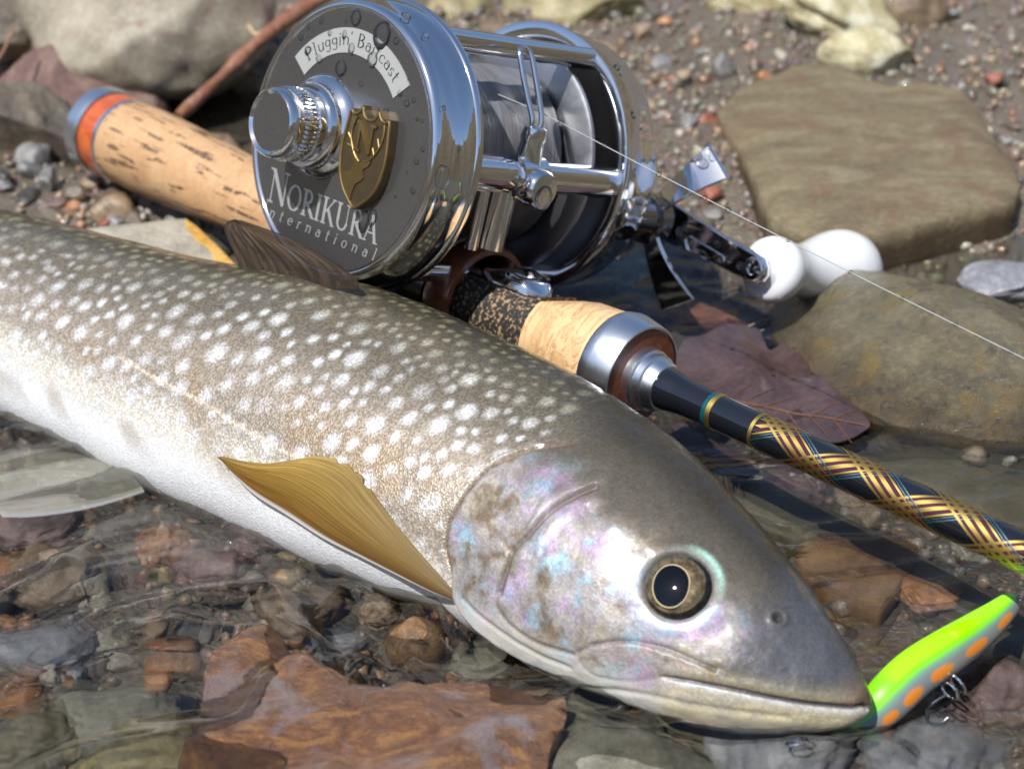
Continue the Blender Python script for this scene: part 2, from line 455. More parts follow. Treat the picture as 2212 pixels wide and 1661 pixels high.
# ------------------------------------------------------------------ water
wx = axis_samples(-19, 19, .085, 80, 18); wy = axis_samples(13, 44, .085, 80, 18)
X, Y = np.meshgrid(wx, wy, indexing='ij')
P0 = np.stack([X, Y, 0 * X], -1)
amp = (.35 + .65 * sstep(27, 20, Y + .45 * X)) * sstep(60, 40, Y)
wob = vnoise(P0 * np.array([.22, .22, 1]), 31) * 1.3
W1 = vnoise(np.stack([X * .20 + wob, Y * .46 + wob * .8 + .10 * X, 0 * X], -1), 32)
W2 = vnoise(np.stack([X * .48 + wob * 1.6, Y * 1.0 - .15 * X + wob, 0 * X + 3], -1), 33)
W3 = vnoise(np.stack([X * 1.3 + wob * 2, Y * 2.6 + wob, 0 * X + 7], -1), 34)
cq_ = np.linspace(2, 23, 260); ct_ = np.linspace(1.6, 4.6, 160)
cg = fish_point(*np.meshgrid(cq_, ct_, indexing='ij')).reshape(-1, 3); cg = cg[np.abs(cg[:, 2]) < .03][::3]
near = (X > -14) & (X < 7) & (Y > 17) & (Y < 36)
men = np.zeros_like(X); pn = np.c_[X[near], Y[near]]
dm = np.full(len(pn), 9.0)
for q_ in cg: dm = np.minimum(dm, np.abs(pn[:, 0] - q_[0]) + np.abs(pn[:, 1] - q_[1])) if False else np.minimum(dm, (pn[:, 0] - q_[0]) ** 2 + (pn[:, 1] - q_[1]) ** 2)
men[near] = .085 * np.exp(-np.sqrt(dm) / .11)
Z = men + amp * (.25 * W1 + .18 * (1 - 2 * np.abs(W2)) + .055 * W3)
t = NT('stream_water')
fr = t.n('ShaderNodeFresnel'); fr.inputs['IOR'].default_value = 1.37
tr = t.n('ShaderNodeBsdfTransparent'); tr.inputs['Color'].default_value = (.97, .98, .96, 1)
rf = t.n('ShaderNodeBsdfRefraction'); rf.inputs['Color'].default_value = (.96, .97, .94, 1); rf.inputs['IOR'].default_value = 1.33; rf.inputs['Roughness'].default_value = 0.0
gl = t.n('ShaderNodeBsdfGlossy'); gl.inputs['Roughness'].default_value = 0.015; gl.inputs['Color'].default_value = (1, 1, 1, 1)
m1 = t.n('ShaderNodeMixShader'); m1.inputs[0].default_value = .5
t.l(tr.outputs[0], m1.inputs[1]); t.l(rf.outputs[0], m1.inputs[2])
m2 = t.n('ShaderNodeMixShader'); t.l(fr.outputs[0], m2.inputs[0]); t.l(m1.outputs[0], m2.inputs[1]); t.l(gl.outputs[0], m2.inputs[2])
t.l(m2.outputs[0], t.out.inputs[0])
M['water'] = t.m
tag(mesh_obj('water', np.stack([X, Y, Z], -1), grid_faces(len(wx), len(wy))[:, ::-1], t.m), kind='structure')

# ------------------------------------------------------------------ stones
def rock_outline(name, outline, z_edge, z_top, z_bot, mat, label, cat='stone', seed=0, nz=.06, fz=.6, roundness=2.5, side=.92, group=None, rings=22, ripple=None, smooth=2):
    """a stone whose rim (seen from above) is the outline, given in pixels at height z_edge; domed top, rounded edge, walls down to z_bot"""
    P = np.array([at(a, b, z_edge)[:2] for a, b in outline])
    n = len(P); m = 160
    d = np.r_[0, np.cumsum(np.linalg.norm(np.diff(np.vstack([P, P[:1]]), axis=0), axis=1))]
    s = np.linspace(0, d[-1], m, endpoint=False)
    Q = np.stack([np.interp(s, d, np.r_[P[:, k], P[0, k]]) for k in (0, 1)], 1)
    for _ in range(smooth): Q = .25 * np.roll(Q, 1, 0) + .5 * Q + .25 * np.roll(Q, -1, 0)
    c = Q.mean(0)
    V = []
    rs = np.sin(np.linspace(0, np.pi / 2, rings)) 
    for r in rs:
        z = z_edge + (z_top - z_edge) * (1 - r ** roundness)
        V.append(np.c_[c + (Q - c) * max(r, 1e-3), np.full(m, z)])
    for k in range(1, 7):
        f = k / 6
        V.append(np.c_[c + (Q - c) * (1 - (1 - side) * f ** 1.5 + .015 * math.sin(math.pi * f)), np.full(m, z_edge + (z_bot - z_edge) * f)])
    V = np.concatenate(V)
    o3 = np.c_[c, [z_edge]].ravel() if False else np.array([c[0], c[1], z_edge])
    D = V - o3; D /= (np.linalg.norm(D, axis=1)[:, None] + 1e-6)
    V = V + D * (nz * fbm(V * fz + seed * 7.7, seed, 4, .55) + .3 * nz * fbm(V * 3.1 + seed, seed + 5, 3, .6))[:, None]
    V[:, 2] += nz * .9 * fbm(V * fz * 1.3 + 50 + seed * 3.3, seed + 9, 4, .55)
    if ripple: V[:, 2] += ripple(V)
    F = grid_faces(rings + 6, m, True)
    o = mesh_obj(name, V - o3, F, mat)
    o.location = o3
    return tag(o, label, cat, group)
def boulder(name, px, py, hw, hh, zc, mat, label, cat='rock', seed=0, depth=1.0, nz=.16, fz=.35, planes=5, rot=0.0, sub=5, group=None, facet=None):
    """a stone centred on a pixel at height zc, with half sizes in pixels"""
    c = at(px, py, zc)
    k = np.linalg.norm(c - ORG) / FPX
    bm = bmesh.new(); bmesh.ops.create_icosphere(bm, subdivisions=sub, radius=1.0)
    V = np.array([v.co[:] for v in bm.verts]); F = np.array([[v.index for v in f.verts] for f in bm.faces]); bm.free()
    rng = np.random.default_rng(seed)
    for _ in range(planes):
        nrm = unit(rng.normal(size=3)); h = rng.uniform(.62, .85)
        dd = V @ nrm - h
        V = V - np.where(dd > 0, dd * .85, 0)[:, None] * nrm
    for fn_, fh_ in (facet or []):
        fn_ = unit(fn_); dd = V @ fn_ - fh_; V = V - np.where(dd > 0, dd * .92, 0)[:, None] * fn_
    V = V * (1 + nz * fbm(V * 2.2 * (fz / .35) + seed * 5.1, seed, 5, .5))[:, None]
    V = V * np.array([hw * k, hw * k * depth, hh * k * 1.05])
    cr, sr = math.cos(rot), math.sin(rot)
    V = V @ np.array([[cr, 0, -sr], [0, 1, 0], [sr, 0, cr]])
    o = mesh_obj(name, V, F, mat); o.location = c
    return tag(o, label, cat, group)

boulder('boulder', 322, 38, 262, 172, 1.9, M['grey_boulder'], 'big rounded grey boulder with sparkling wet top behind the rod butt', seed=3, depth=1.0, nz=.09, planes=2, facet=[((.1, -.62, .78), .72), ((-.5, -.75, .45), .8)])
boulder('rock', 165, 262, 195, 150, .1, M['red_rock'], 'reddish brown rock just left behind the silver butt cap', seed=8, depth=.8, nz=.06, planes=4, facet=[((.25, -.5, .83), .62), ((.1, -.95, -.15), .55), ((-.5, -.5, .7), .66)])
boulder('rock', 45, 290, 120, 110, .5, M['dark_rock'], 'dark angular rock with an orange stained corner at the left edge', seed=14, depth=.7, nz=.16, planes=5, facet=[((.2, -.96, -.25), .5), ((.5, -.3, .8), .6)])
boulder('rock', 25, 75, 80, 62, 1.6, M['dark_rock'], 'small brown rock in the top left corner', seed=21, depth=.9, nz=.2)
boulder('rock', 40, 160, 130, 60, .2, M['brown'], 'low shaded brown rock between the boulder and the left edge', seed=23, depth=.8, nz=.2)

slab_px = [(1548, 238), (1590, 200), (1645, 168), (1700, 148), (1760, 140), (1830, 147), (1880, 172), (1930, 190), (2000, 184), (2070, 192), (2105, 225), (2135, 280), (2180, 350), (2205, 400), (2195, 438), (2120, 452), (2040, 468), (1960, 490), (1900, 505), (1830, 508), (1750, 502), (1695, 494), (1665, 470), (1645, 430), (1625, 375), (1590, 310), (1560, 270)]
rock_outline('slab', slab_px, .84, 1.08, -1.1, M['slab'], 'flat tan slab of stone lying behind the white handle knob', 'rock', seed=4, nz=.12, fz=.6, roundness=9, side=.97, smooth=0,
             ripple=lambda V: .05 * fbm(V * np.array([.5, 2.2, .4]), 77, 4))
obl_px = [(1648, 690), (1655, 660), (1690, 634), (1745, 626), (1830, 640), (1900, 665), (1990, 694), (2100, 716), (2230, 742), (2360, 780), (2440, 850), (2400, 930), (2260, 968), (2120, 966), (2000, 948), (1890, 915), (1800, 868), (1725, 800), (1672, 745)]
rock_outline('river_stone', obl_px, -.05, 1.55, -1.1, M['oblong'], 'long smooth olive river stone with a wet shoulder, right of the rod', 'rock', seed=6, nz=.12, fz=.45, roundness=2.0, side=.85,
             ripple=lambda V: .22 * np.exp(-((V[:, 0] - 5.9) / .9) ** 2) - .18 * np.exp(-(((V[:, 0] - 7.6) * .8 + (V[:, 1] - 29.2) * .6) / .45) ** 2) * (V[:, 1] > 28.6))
boulder('stone', 1872, 112, 98, 62, .95, M['pale_yellow'], 'pale whitish yellow stone above the flat tan slab', 'stone', seed=31, depth=.8, nz=.12)
boulder('stone', 1815, 28, 150, 62, 1.1, M['pale_yellow'], 'rough yellow green stone at the top edge beyond the pale one', 'stone', seed=33, depth=.7, nz=.2, rot=.35)
boulder('stone', 1965, 30, 75, 90, 1.0, M['brown'], 'brown pointed stone at the top edge beside the yellow green one', 'stone', seed=36, depth=.7, rot=-.5)
boulder('stone', 1235, 22, 160, 62, .8, M['olive'], 'flat olive stone at the top edge behind the reel', 'stone', seed=41, depth=.7, nz=.12)
boulder('stone', 990, 28, 75, 45, .8, M['olive'], 'small ochre stone at the top edge just right of the lettered plate', 'stone', seed=43, depth=.8)
boulder('stone', 1620, 12, 90, 36, .7, M['olive'], 'low buff stone at the top edge above the gravel bank', 'stone', seed=45, depth=.8, nz=.1)
boulder('stone', 1110, 95, 150, 60, .2, M['brown'], 'dark brown stone in the shade behind the reel', 'stone', seed=47, depth=.8)
boulder('stone', 470, 330, 60, 36, .2, M['brown'], 'rounded brown stone under the twig beside the cork grip', 'stone', seed=49)
boulder('stone', 540, 160, 90, 70, .1, M['dark_rock'], 'dark stone in the shadow under the twig', 'stone', seed=50)

# flat stone with the yellow edge, behind the fish
fl_px = [(150, 505), (200, 492), (300, 481), (400, 473), (428, 492), (470, 532), (508, 574), (470, 640), (330, 640), (220, 590)]
flat = rock_outline('flat_stone', fl_px, .95, 1.0, -.2, M['grey_flat'], 'flat pale grey stone with an ochre yellow edge behind the fish', 'stone', seed=9, nz=.025, fz=.7, roundness=6, side=.97)
yb_px = [(399, 471.5), (427, 490), (470, 531), (510, 574), (478, 588), (440, 545), (402, 497)]
yb = rock_outline('yellow_edge', yb_px, .985, 1.0, .3, M['yellow_band'], None, None, seed=10, nz=.012, fz=.7, roundness=6, side=.99)
yb.parent = flat; yb.location = yb.location - flat.location
for k in ('label', 'category', 'group'):
    if k in yb: del yb[k]
yb['label'] = 'ochre yellow edge of the flat stone'

# submerged stones in front
or_px = [(430, 1560), (448, 1450), (470, 1410), (520, 1380), (570, 1362), (605, 1368), (640, 1400), (700, 1450), (760, 1478), (850, 1492), (920, 1482), (1000, 1474), (1080, 1478), (1160, 1486), (1205, 1500), (1228, 1530), (1222, 1565), (1192, 1600), (1176, 1650), (1168, 1760), (800, 1800), (420, 1790), (380, 1700)]
def orip(V):
    u = V[:, 0] * .5 - V[:, 1] * .9
    return .14 * np.sin(u * 3.1 + 2.0 * vnoise(V * np.array([.7, .7, 0]), 61)) * sstep(0, 1.2, V[:, 1] - 14.5) + .13 * fbm(V * 1.5, 62, 5, .6)
rock_outline('orange_rock', or_px, .06, .25, -1.4, M['orange_rock'], 'wavy rust orange rock just under the water in the foreground', 'rock', seed=12, nz=.12, fz=.8, roundness=3.0, side=.9, ripple=orip)
gr_px = [(1180, 1620), (1215, 1545), (1228, 1505), (1262, 1515), (1330, 1556), (1400, 1580), (1470, 1612), (1540, 1650), (1620, 1720), (1600, 1800), (1180, 1810)]
rock_outline('grey_rock', gr_px, -.3, -.15, -1.3, M['grey_green'], 'grey green rock right of the rust orange rock at the bottom edge', 'rock', seed=15, nz=.08, roundness=3, side=.9)
boulder('rock', 898, 1398, 66, 62, -.35, M['rust'], 'round mossy brown rock touching the belly of the fish', seed=51, depth=.9, nz=.1, planes=3)
an_px = [(1718, 1206), (1750, 1180), (1830, 1166), (1910, 1152), (1985, 1178), (1975, 1225), (1940, 1275), (1900, 1330), (1850, 1310), (1790, 1285), (1745, 1245)]
rock_outline('sunken_rock', an_px, -.30, -.22, -1.3, M['rust'], 'angular rust brown rock under water below the wrapped rod', 'rock', seed=17, nz=.06, roundness=5, side=.95)
ms_px = [(1455, 1045), (1530, 1010), (1620, 1030), (1760, 1090), (1900, 1150), (2050, 1235), (2260, 1360), (2300, 1440), (2160, 1400), (2000, 1310), (1850, 1230), (1700, 1160), (1560, 1110)]
rock_outline('sunken_slab', ms_px, -.42, -.36, -1.3, M['moss_slab'], 'long dark mossy slab under water beneath the rod', 'rock', seed=18, nz=.05, roundness=5, side=.95)
bs_px = [(1850, 1010), (1990, 990), (2120, 1000), (2300, 1030), (2360, 1120), (2280, 1190), (2180, 1170), (2060, 1110), (1930, 1060)]
rock_outline('sunken_slab', bs_px, -.45, -.36, -1.3, M['moss_slab'], 'broad olive slab under water right of the wrapped rod', 'rock', seed=19, nz=.05, roundness=5, side=.95)
boulder('stone', 2008, 1288, 62, 24, -.35, M['peb_orange'], 'small ochre stone under water above the lure', 'stone', seed=53)
boulder('stone', 2170, 610, 95, 34, .15, M['slate'], 'flat blue grey stone at the right edge below the tan slab', 'stone', seed=55, depth=.9, nz=.1)
boulder('stone', 2140, 672, 30, 18, .05, M['peb_tan'], 'little beige stone below the flat blue grey one', 'stone', seed=56)
sk = [(1215, 655), (1300, 640), (1400, 642), (1500, 652), (1600, 662), (1660, 675), (1655, 705), (1560, 706), (1440, 698), (1330, 688), (1230, 680)]
rock_outline('bark_strip', sk, -.02, .10, -.5, M['bark'], 'dark red strip of wet bark lying in the water behind the cork foregrip', 'bark', seed=22, nz=.07, fz=1.4, roundness=2.2, side=.9)
for k, (a, b, w, h, mt, lb) in enumerate([
    (1700, 1640, 180, 70, 'slate', 'blue grey flat stone under water below the lower jaw'),
    (2010, 1630, 170, 62, 'slate', 'blue grey flat stone in the bottom right corner'),
    (2150, 1500, 110, 60, 'plum', 'plum coloured stone under water below the lure at the right edge'),
    (2120, 1180, 60, 30, 'grey_green', 'grey stone under water at the right edge behind the rod'),
    (1690, 1075, 90, 40, 'plum', 'plum brown stone under water between fish head and rod'),
    (1560, 1555, 150, 26, 'moss_slab', 'dark mottled stone in the shadow under the lower jaw'),
    (1040, 1440, 70, 30, 'grey_green', 'pale green stone under water below the gill cover'),
    (640, 1330, 110, 52, 'brown', 'smooth brown stone under water below the pectoral fin'),
    (470, 1240, 95, 48, 'plum', 'orange pink stone under water below the pelvic fin'),
    (360, 1200, 60, 40, 'peb_orange', 'light orange stone under water left below the belly'),
    (120, 1250, 120, 50, 'brown', 'flat brown stone under water at the left edge below the pelvic fin'),
    (90, 1420, 120, 46, 'slate', 'blue grey stone under water at the left edge'),
    (60, 1130, 120, 40, 'plum', 'plum stone under water behind the white edged pelvic fin'),
    (560, 1180, 70, 30, 'plum', 'reddish stone under water close to the belly'),
    (560, 1460, 90, 46, 'moss_slab', 'dark olive stone under water left of the rust orange rock'),
    (240, 1560, 150, 50, 'grey_green', 'pale streaked stone under water in the lower left'),
    (300, 1650, 150, 50, 'olive', 'mustard stone under water at the bottom edge on the left'),
    (60, 1620, 120, 60, 'moss_slab', 'dark green stone under water in the bottom left corner'),
    (740, 1400, 60, 34, 'slate', 'grey stone under water above the rust orange rock'),
    (820, 1330, 50, 24, 'peb_tan', 'tan stone under water beside the round mossy rock'),
    (1170, 1510, 60, 20, 'brown', 'brown stone under water between the jaw and the rust orange rock'),
]):
    boulder('sunken_stone', a, b, w, h, -.62, M[mt], lb, 'stone', seed=70 + k, depth=.8, nz=.22, fz=.5, planes=8, sub=5)
# ------------------------------------------------------------------ pebbles and gravel
bm = bmesh.new(); bmesh.ops.create_icosphere(bm, subdivisions=2, radius=1.0)
ICO_V = np.array([v.co[:] for v in bm.verts]); ICO_F = np.array([[v.index for v in f.verts] for f in bm.faces]); bm.free()
bm = bmesh.new(); bmesh.ops.create_icosphere(bm, subdivisions=1, radius=1.0)
ICO1_V = np.array([v.co[:] for v in bm.verts]); ICO1_F = np.array([[v.index for v in f.verts] for f in bm.faces]); bm.free()
rng = np.random.default_rng(5)
def pebble_shape(base, seed):
    r = np.random.default_rng(seed); V = base.copy()
    for _ in range(7):
        nrm = unit(r.normal(size=3)); h = r.uniform(.45, .8); d = V @ nrm - h
        V = V - np.where(d > 0, d * .9, 0)[:, None] * nrm
    return V * (1 + .18 * fbm(V * 1.7 + seed, seed, 3))[:, None]
def rotm(r):
    q = r.normal(size=4); q /= np.linalg.norm(q); w, x, y, z = q
    return np.array([[1-2*(y*y+z*z), 2*(x*y-z*w), 2*(x*z+y*w)], [2*(x*y+z*w), 1-2*(x*x+z*z), 2*(y*z-x*w)], [2*(x*z-y*w), 2*(y*z+x*w), 1-2*(x*x+y*y)]])
bm = bmesh.new(); bmesh.ops.create_icosphere(bm, subdivisions=3, radius=1.0)
ICO3_V = np.array([v.co[:] for v in bm.verts]); ICO_F = np.array([[v.index for v in f.verts] for f in bm.faces]); bm.free()
def rough_shape(k):
    V = pebble_shape(ICO3_V, 100 + k)
    return V * (1 + .09 * fbm(V * 4.5 + k, k + 40, 4, .6))[:, None]
shapes = [rough_shape(k) for k in range(8)]
PALETTE = np.array([c for _, c in PEB]); PALETTE = PALETTE * .62 + .38 * np.array([.18, .148, .11]); PW = np.array([.28, .22, .07, .20, .06, .09, .02, .06])

# single pebbles that stand out (pixel, radius in pixels, height, colour)
PEBBLES = [
    (240, 458, 44, .35, 'tan', 'beige wedge shaped pebble between the cork grip and the fish'),
    (300, 470, 16, .35, 'pale', 'shiny pale pebble next to the beige wedge shaped one'),
    (165, 418, 28, .35, 'brown', 'brown wet pebble just under the silver butt cap'),
    (105, 395, 34, .35, 'grey', 'grey wet pebble left below the butt cap'),
    (205, 395, 26, .35, 'tan', 'tan wet pebble touching the red butt ring'),
    (160, 445, 22, .25, 'orange', 'orange pebble near the back of the fish at the left'),
    (118, 450, 40, .15, 'plum', 'plum pebble against the back of the fish at the left'),
    (225, 485, 14, .5, 'red', 'tiny red pebble beside the flat grey stone'),
    (255, 400, 30, .3, 'dark', 'dark pebble in the shade of the cork grip'),
    (60, 430, 36, .2, 'dark', 'black wet pebble at the left edge above the fish'),
    (1437, 47, 17, .8, 'orange', 'bright orange pebble at the top of the gravel bank'),
    (1385, 68, 20, .8, 'tan', 'ochre pebble beside the bright orange one'),
    (1230, 10, 24, .9, 'pale', 'white pebble at the top edge of the gravel bank'),
    (1290, 8, 16, .9, 'orange', 'light orange pebble next to the white one at the top edge'),
    (1655, 165, 18, .8, 'orange', 'orange pebble leaning on the pale whitish yellow stone'),
    (1560, 145, 34, .7, 'grey', 'flat grey pebble on the gravel above the tan slab'),
    (1300, 105, 34, .7, 'tan', 'long tan pebble on the gravel behind the reel'),
    (2245 - 100, 168, 20, .8, 'red', 'pink red pebble on the gravel right above the tan slab'),
    (1290, 232, 20, .6, 'red', 'salmon pebble on the gravel beside the right side plate'),
    (1535, 420, 26, .35, 'red', 'salmon red pebble between the star drag and the tan slab'),
    (1545, 465, 24, .2, 'grey', 'grey green pebble below the salmon red one'),
    (1570, 330, 26, .35, 'tan', 'long tan pebble wedged against the left side of the tan slab'),
    (1535, 265, 30, .5, 'red', 'rust red pebble at the left corner of the tan slab'),
    (1500, 300, 20, .5, 'plum', 'plum pebble left of the rust red one'),
    (1440, 255, 16, .6, 'pale', 'cream pebble on the gravel right of the side plate'),
    (1475, 160, 18, .7, 'tan', 'yellowish pebble in the middle of the gravel bank'),
    (110, 1460, 22, -.35, 'pale', 'round cream pebble under water at the left edge'),
    (140, 1475, 22, -.38, 'orange', 'orange pebble next to the round cream one under water'),
    (350, 1475, 34, -.38, 'orange', 'orange brown pebble under water in the lower left'),
    (315, 1510, 26, -.4, 'tan', 'yellow tan pebble beside the orange brown one under water'),
    (510, 1405, 22, -.35, 'pale', 'small beige pebble under water left of the belly'),
    (335, 1365, 34, -.4, 'tan', 'greenish tan pebble under water below the pelvic fin'),
    (430, 1590, 16, -.35, 'plum', 'pink pebble under water at the left of the rust orange rock'),
    (2180, 1000, 16, -.1, 'pale', 'tiny white pebble at the right edge beyond the rod'),
    (2105, 985, 26, -.2, 'tan', 'pinkish pebble at the right edge beyond the rod'),
]
for k, (a, b, r_, z, c, lb) in enumerate(PEBBLES):
    p = at(a, b, z); s = r_ * np.linalg.norm(p - ORG) / FPX
    rr_ = np.random.default_rng(300 + k)
    V = shapes[k % 8] * np.array([1.15, .95, .75]) * s
    V = V @ rotm(rr_) if k % 3 == 0 else V
    o = mesh_obj('pebble', V, ICO_F, M['peb_' + c]); o.location = p
    tag(o, lb, 'pebble')

# larger loose pebbles of the bank and the bed: one object each
base_mesh = {}
def loose(n, xr, yr, smin, smax, label, group, cols, sink, test=None):
    got = 0
    while got < n:
        x = rng.uniform(*xr); y = rng.uniform(*yr)
        if test is not None and not test(x, y): continue
        c = cols[rng.integers(len(cols))]; k = rng.integers(8)
        key = (c, int(k))
        if key not in base_mesh:
            tmp = mesh_obj('pebble', shapes[k], ICO_F, M['peb_' + c])
            base_mesh[key] = tmp.data
            bpy.data.objects.remove(tmp)
        o = bpy.data.objects.new('pebble', base_mesh[key]); COL.objects.link(o)
        s = rng.uniform(smin, smax) * (rng.random() ** .6 * .5 + .5)
        o.scale = (s * rng.uniform(.9, 1.3), s * rng.uniform(.8, 1.1), s * rng.uniform(.5, .8))
        o.rotation_euler = (rng.normal(0, .3), rng.normal(0, .3), rng.uniform(0, 6.28))
        o.location = (x, y, float(bed_z(x, y)) + s * sink)
        tag(o, c + ' coloured ' + label, 'pebble', group)
        got += 1
mix_cols = ['brown', 'tan', 'grey', 'plum', 'brown', 'orange', 'pale', 'dark']
loose(70, (0.5, 15), (39, 55), .14, .36, 'little pebble lying on the gravel bank behind the reel', 'loose pebbles on the gravel bank', mix_cols, .15)
loose(36, (-13, -5.5), (33, 41), .25, .6, 'wet pebble in the shade round the rod butt', 'wet pebbles round the rod butt', ['brown', 'tan', 'grey', 'plum', 'dark', 'dark'], .25)
loose(110, (-9.5, 3), (18.3, 27.5), .2, .55, 'small pebble on the bed under the water in front of the fish', 'pebbles under water in front of the fish', mix_cols, .2, lambda x, y: x * .56 + y * .83 < 17.4)
loose(40, (2, 10), (20, 30.5), .2, .5, 'small pebble on the bed under the water right of the fish head', 'pebbles under water right of the fish head', ['brown', 'grey', 'plum', 'dark', 'tan'], .2, lambda x, y: x * .56 + y * .83 > 20.2)

# fine gravel
def gravel(name, n, xr, yr, smin, smax, label, seed, bias=None, power=2.4, tint=1.0):
    r = np.random.default_rng(seed)
    pts = np.c_[r.uniform(*xr, n * 3), r.uniform(*yr, n * 3)]
    if bias is not None: pts = pts[bias(pts[:, 0], pts[:, 1])]
    pts = pts[:n]; n = len(pts)
    var = [pebble_shape(ICO1_V, 400 + k) for k in range(6)]
    s = smin + (smax - smin) * r.random(n) ** power
    zz = bed_z(pts[:, 0], pts[:, 1])
    Vs = np.empty((n, len(ICO1_V), 3), np.float32); Cs = np.empty((n, len(ICO1_V), 3), np.float32)
    ci = r.choice(len(PALETTE), n, p=PW / PW.sum())
    for i in range(n):
        V = (var[i % 6] * np.array([1.15, .95, .7])) @ rotm(r) * s[i]
        Vs[i] = V + np.array([pts[i, 0], pts[i, 1], zz[i] + s[i] * .25])
        Cs[i] = PALETTE[ci[i]] * tint * r.uniform(.6, 1.25) * (1 + r.normal(0, .06, 3))
    F = (ICO1_F[None] + (np.arange(n) * len(ICO1_V))[:, None, None]).reshape(-1, 3)
    tag(mesh_obj(name, Vs.reshape(-1, 3), F, M['gravel'], colors=np.clip(Cs.reshape(-1, 3), 0, 1), smooth=True), label, 'gravel', kind='stuff')
gravel('gravel_bank', 11000, (-16, 18), (34.5, 60), .035, .17, 'coarse wet gravel of the bank behind the reel', 1, tint=1.12)
gravel('gravel_stones', 1100, (-4, 18), (36.5, 58), .10, .30, 'wet angular gravel stones strewn over the bank', 7, tint=.95, power=1.6)
gravel('bed_gravel', 4200, (-13, 12), (15, 35), .05, .24, 'fine gravel on the bed under the clear water', 2, tint=1.5)
FEAT = {
 'operc': [(13.912, 1.229), (13.557, 1.447), (13.215, 1.671), (13.025, 1.907), (12.961, 2.119), (13.101, 2.332), (13.38, 2.481), (13.43, 2.705)],
 'branch': [(13.43, 2.705), (13.671, 2.849), (14.077, 2.975), (14.546, 3.05), (15.103, 3.044)],
 'preop': [(14.672, 1.355), (14.381, 1.654), (14.28, 1.878), (14.178, 2.062), (14.191, 2.188), (14.216, 2.406)],
 'cheek': [(14.52, 1.947), (14.558, 2.085), (14.622, 2.223)],
 'maxup': [(15.357, 2.573), (15.484, 2.464), (15.763, 2.349), (16.13, 2.251), (16.662, 2.165), (17.131, 2.148), (17.512, 2.159)],
 'maxlo': [(15.357, 2.573), (15.484, 2.716), (15.775, 2.768), (16.244, 2.665), (16.751, 2.458)],
 'mouth': [(16.713, 2.458), (17.258, 2.366), (17.905, 2.297), (18.805, 2.205), (19.654, 2.073), (20.782, 1.803), (21.6, 1.45), (22.3, 1.2)],
 'lateral': [(6.789, 1.66), (7.663, 1.70), (8.753, 1.80), (9.488, 1.83), (10.464, 1.83), (11.973, 1.78), (12.9, 1.72)],
 'branch2': [(13.684, 2.63), (14.115, 2.728), (14.66, 2.791), (15.268, 2.797)],
 'subop': [(14.165, 2.2), (14.191, 2.458), (14.381, 2.619), (14.787, 2.671), (15.306, 2.613)],
 'opstri': [(13.544, 2.016), (13.899, 2.027), (14.127, 2.073)],
 'chin': [(15.471, 3.05), (16.586, 2.751), (17.778, 2.63), (19.134, 2.533)],
 'scar': [(7.549, 1.844), (8.474, 1.987), (9.235, 2.1), (9.9, 2.14), (10.5, 2.13)],
}
EYE_Q, EYE_T, EYE_R = 16.384, 1.637, .47
nq, nt = 760, 300
tt = np.linspace(0, 1, nt, endpoint=False)
# more columns on the flank that faces up
th1 = np.concatenate([np.linspace(-.25, 3.35, int(nt * .8), endpoint=False), np.linspace(3.35, 2 * np.pi - .25, nt - int(nt * .8), endpoint=False)])
q1 = np.concatenate([np.linspace(0, 6, 90, endpoint=False), np.linspace(6, 23, nq - 90)])
Q, TH = np.meshgrid(q1, th1, indexing='ij')
P = fish_point(Q, TH)
def feat_pts(name, n=60):
    a = np.array(FEAT[name]); i = np.linspace(0, len(a) - 1, n)
    qq = catmull(a, i); return fish_point(qq[:, 0], qq[:, 1]), qq
def dist_to(name, P):
    pts, _ = feat_pts(name); D = np.full(P.shape[:-1], 1e9)
    for k in range(len(pts) - 1):
        a, b = pts[k], pts[k + 1]; ab = b - a
        t_ = np.clip(((P - a) @ ab) / (ab @ ab + 1e-12), 0, 1)
        D = np.minimum(D, np.linalg.norm(P - (a + t_[..., None] * ab), axis=-1))
    return D
def nrm_of(P):
    dq = np.gradient(P, axis=0); dt = np.concatenate([P[:, 1:2] - P[:, -1:], P[:, 2:] - P[:, :-2], P[:, :1] - P[:, -2:-1]], 1)
    n = np.cross(dt, dq); n /= (np.linalg.norm(n, axis=-1)[..., None] + 1e-9)
    C = catmull(FC, Q)
    return n * np.where(np.sum(n * (P - C), -1) < 0, -1, 1)[..., None]
Nn = nrm_of(P)
d = {k: dist_to(k, P) for k in FEAT}
oa = np.array([(14.75, .6), (14.5, .8), (14.22, 1.03)] + FEAT['operc'] + [(13.671, 2.849), (14.077, 2.975), (14.6, 3.1)])
qe = np.interp(TH, oa[:, 1], oa[:, 0], left=14.75, right=14.6)          # where the gill cover ends, by angle
lo_fade = sstep(1.0, 1.5, TH) * sstep(3.3, 2.95, TH)
ahead = (Q - qe) * .95
disp = np.zeros_like(Q)
disp += lo_fade * .12 * sstep(-.02, .05, ahead) * np.exp(-np.maximum(ahead, 0) / 1.1)       # lip of the gill cover
disp -= lo_fade * .07 * np.exp(-((ahead + .07) / .08) ** 2)
disp -= .06 * np.exp(-(d['preop'] / .04) ** 2) - .025 * np.exp(-((d['preop'] - .16) / .12) ** 2) * (Q > 14.2)
disp -= .012 * np.exp(-(d['cheek'] / .04) ** 2)
disp -= .03 * np.exp(-(d['branch'] / .04) ** 2) + .03 * np.exp(-(d['branch2'] / .035) ** 2) + .03 * np.exp(-(d['subop'] / .035) ** 2) + .02 * np.exp(-(d['opstri'] / .05) ** 2) + .02 * np.exp(-(d['chin'] / .05) ** 2)
inmax = np.exp(-(d['maxup'] / .3) ** 2) * (TH > np.interp(Q, [15.36, 16.13, 17.5, 18], [2.5, 2.25, 2.15, 2.15])) * sstep(15.3, 15.6, Q) * sstep(18.2, 17.4, Q)
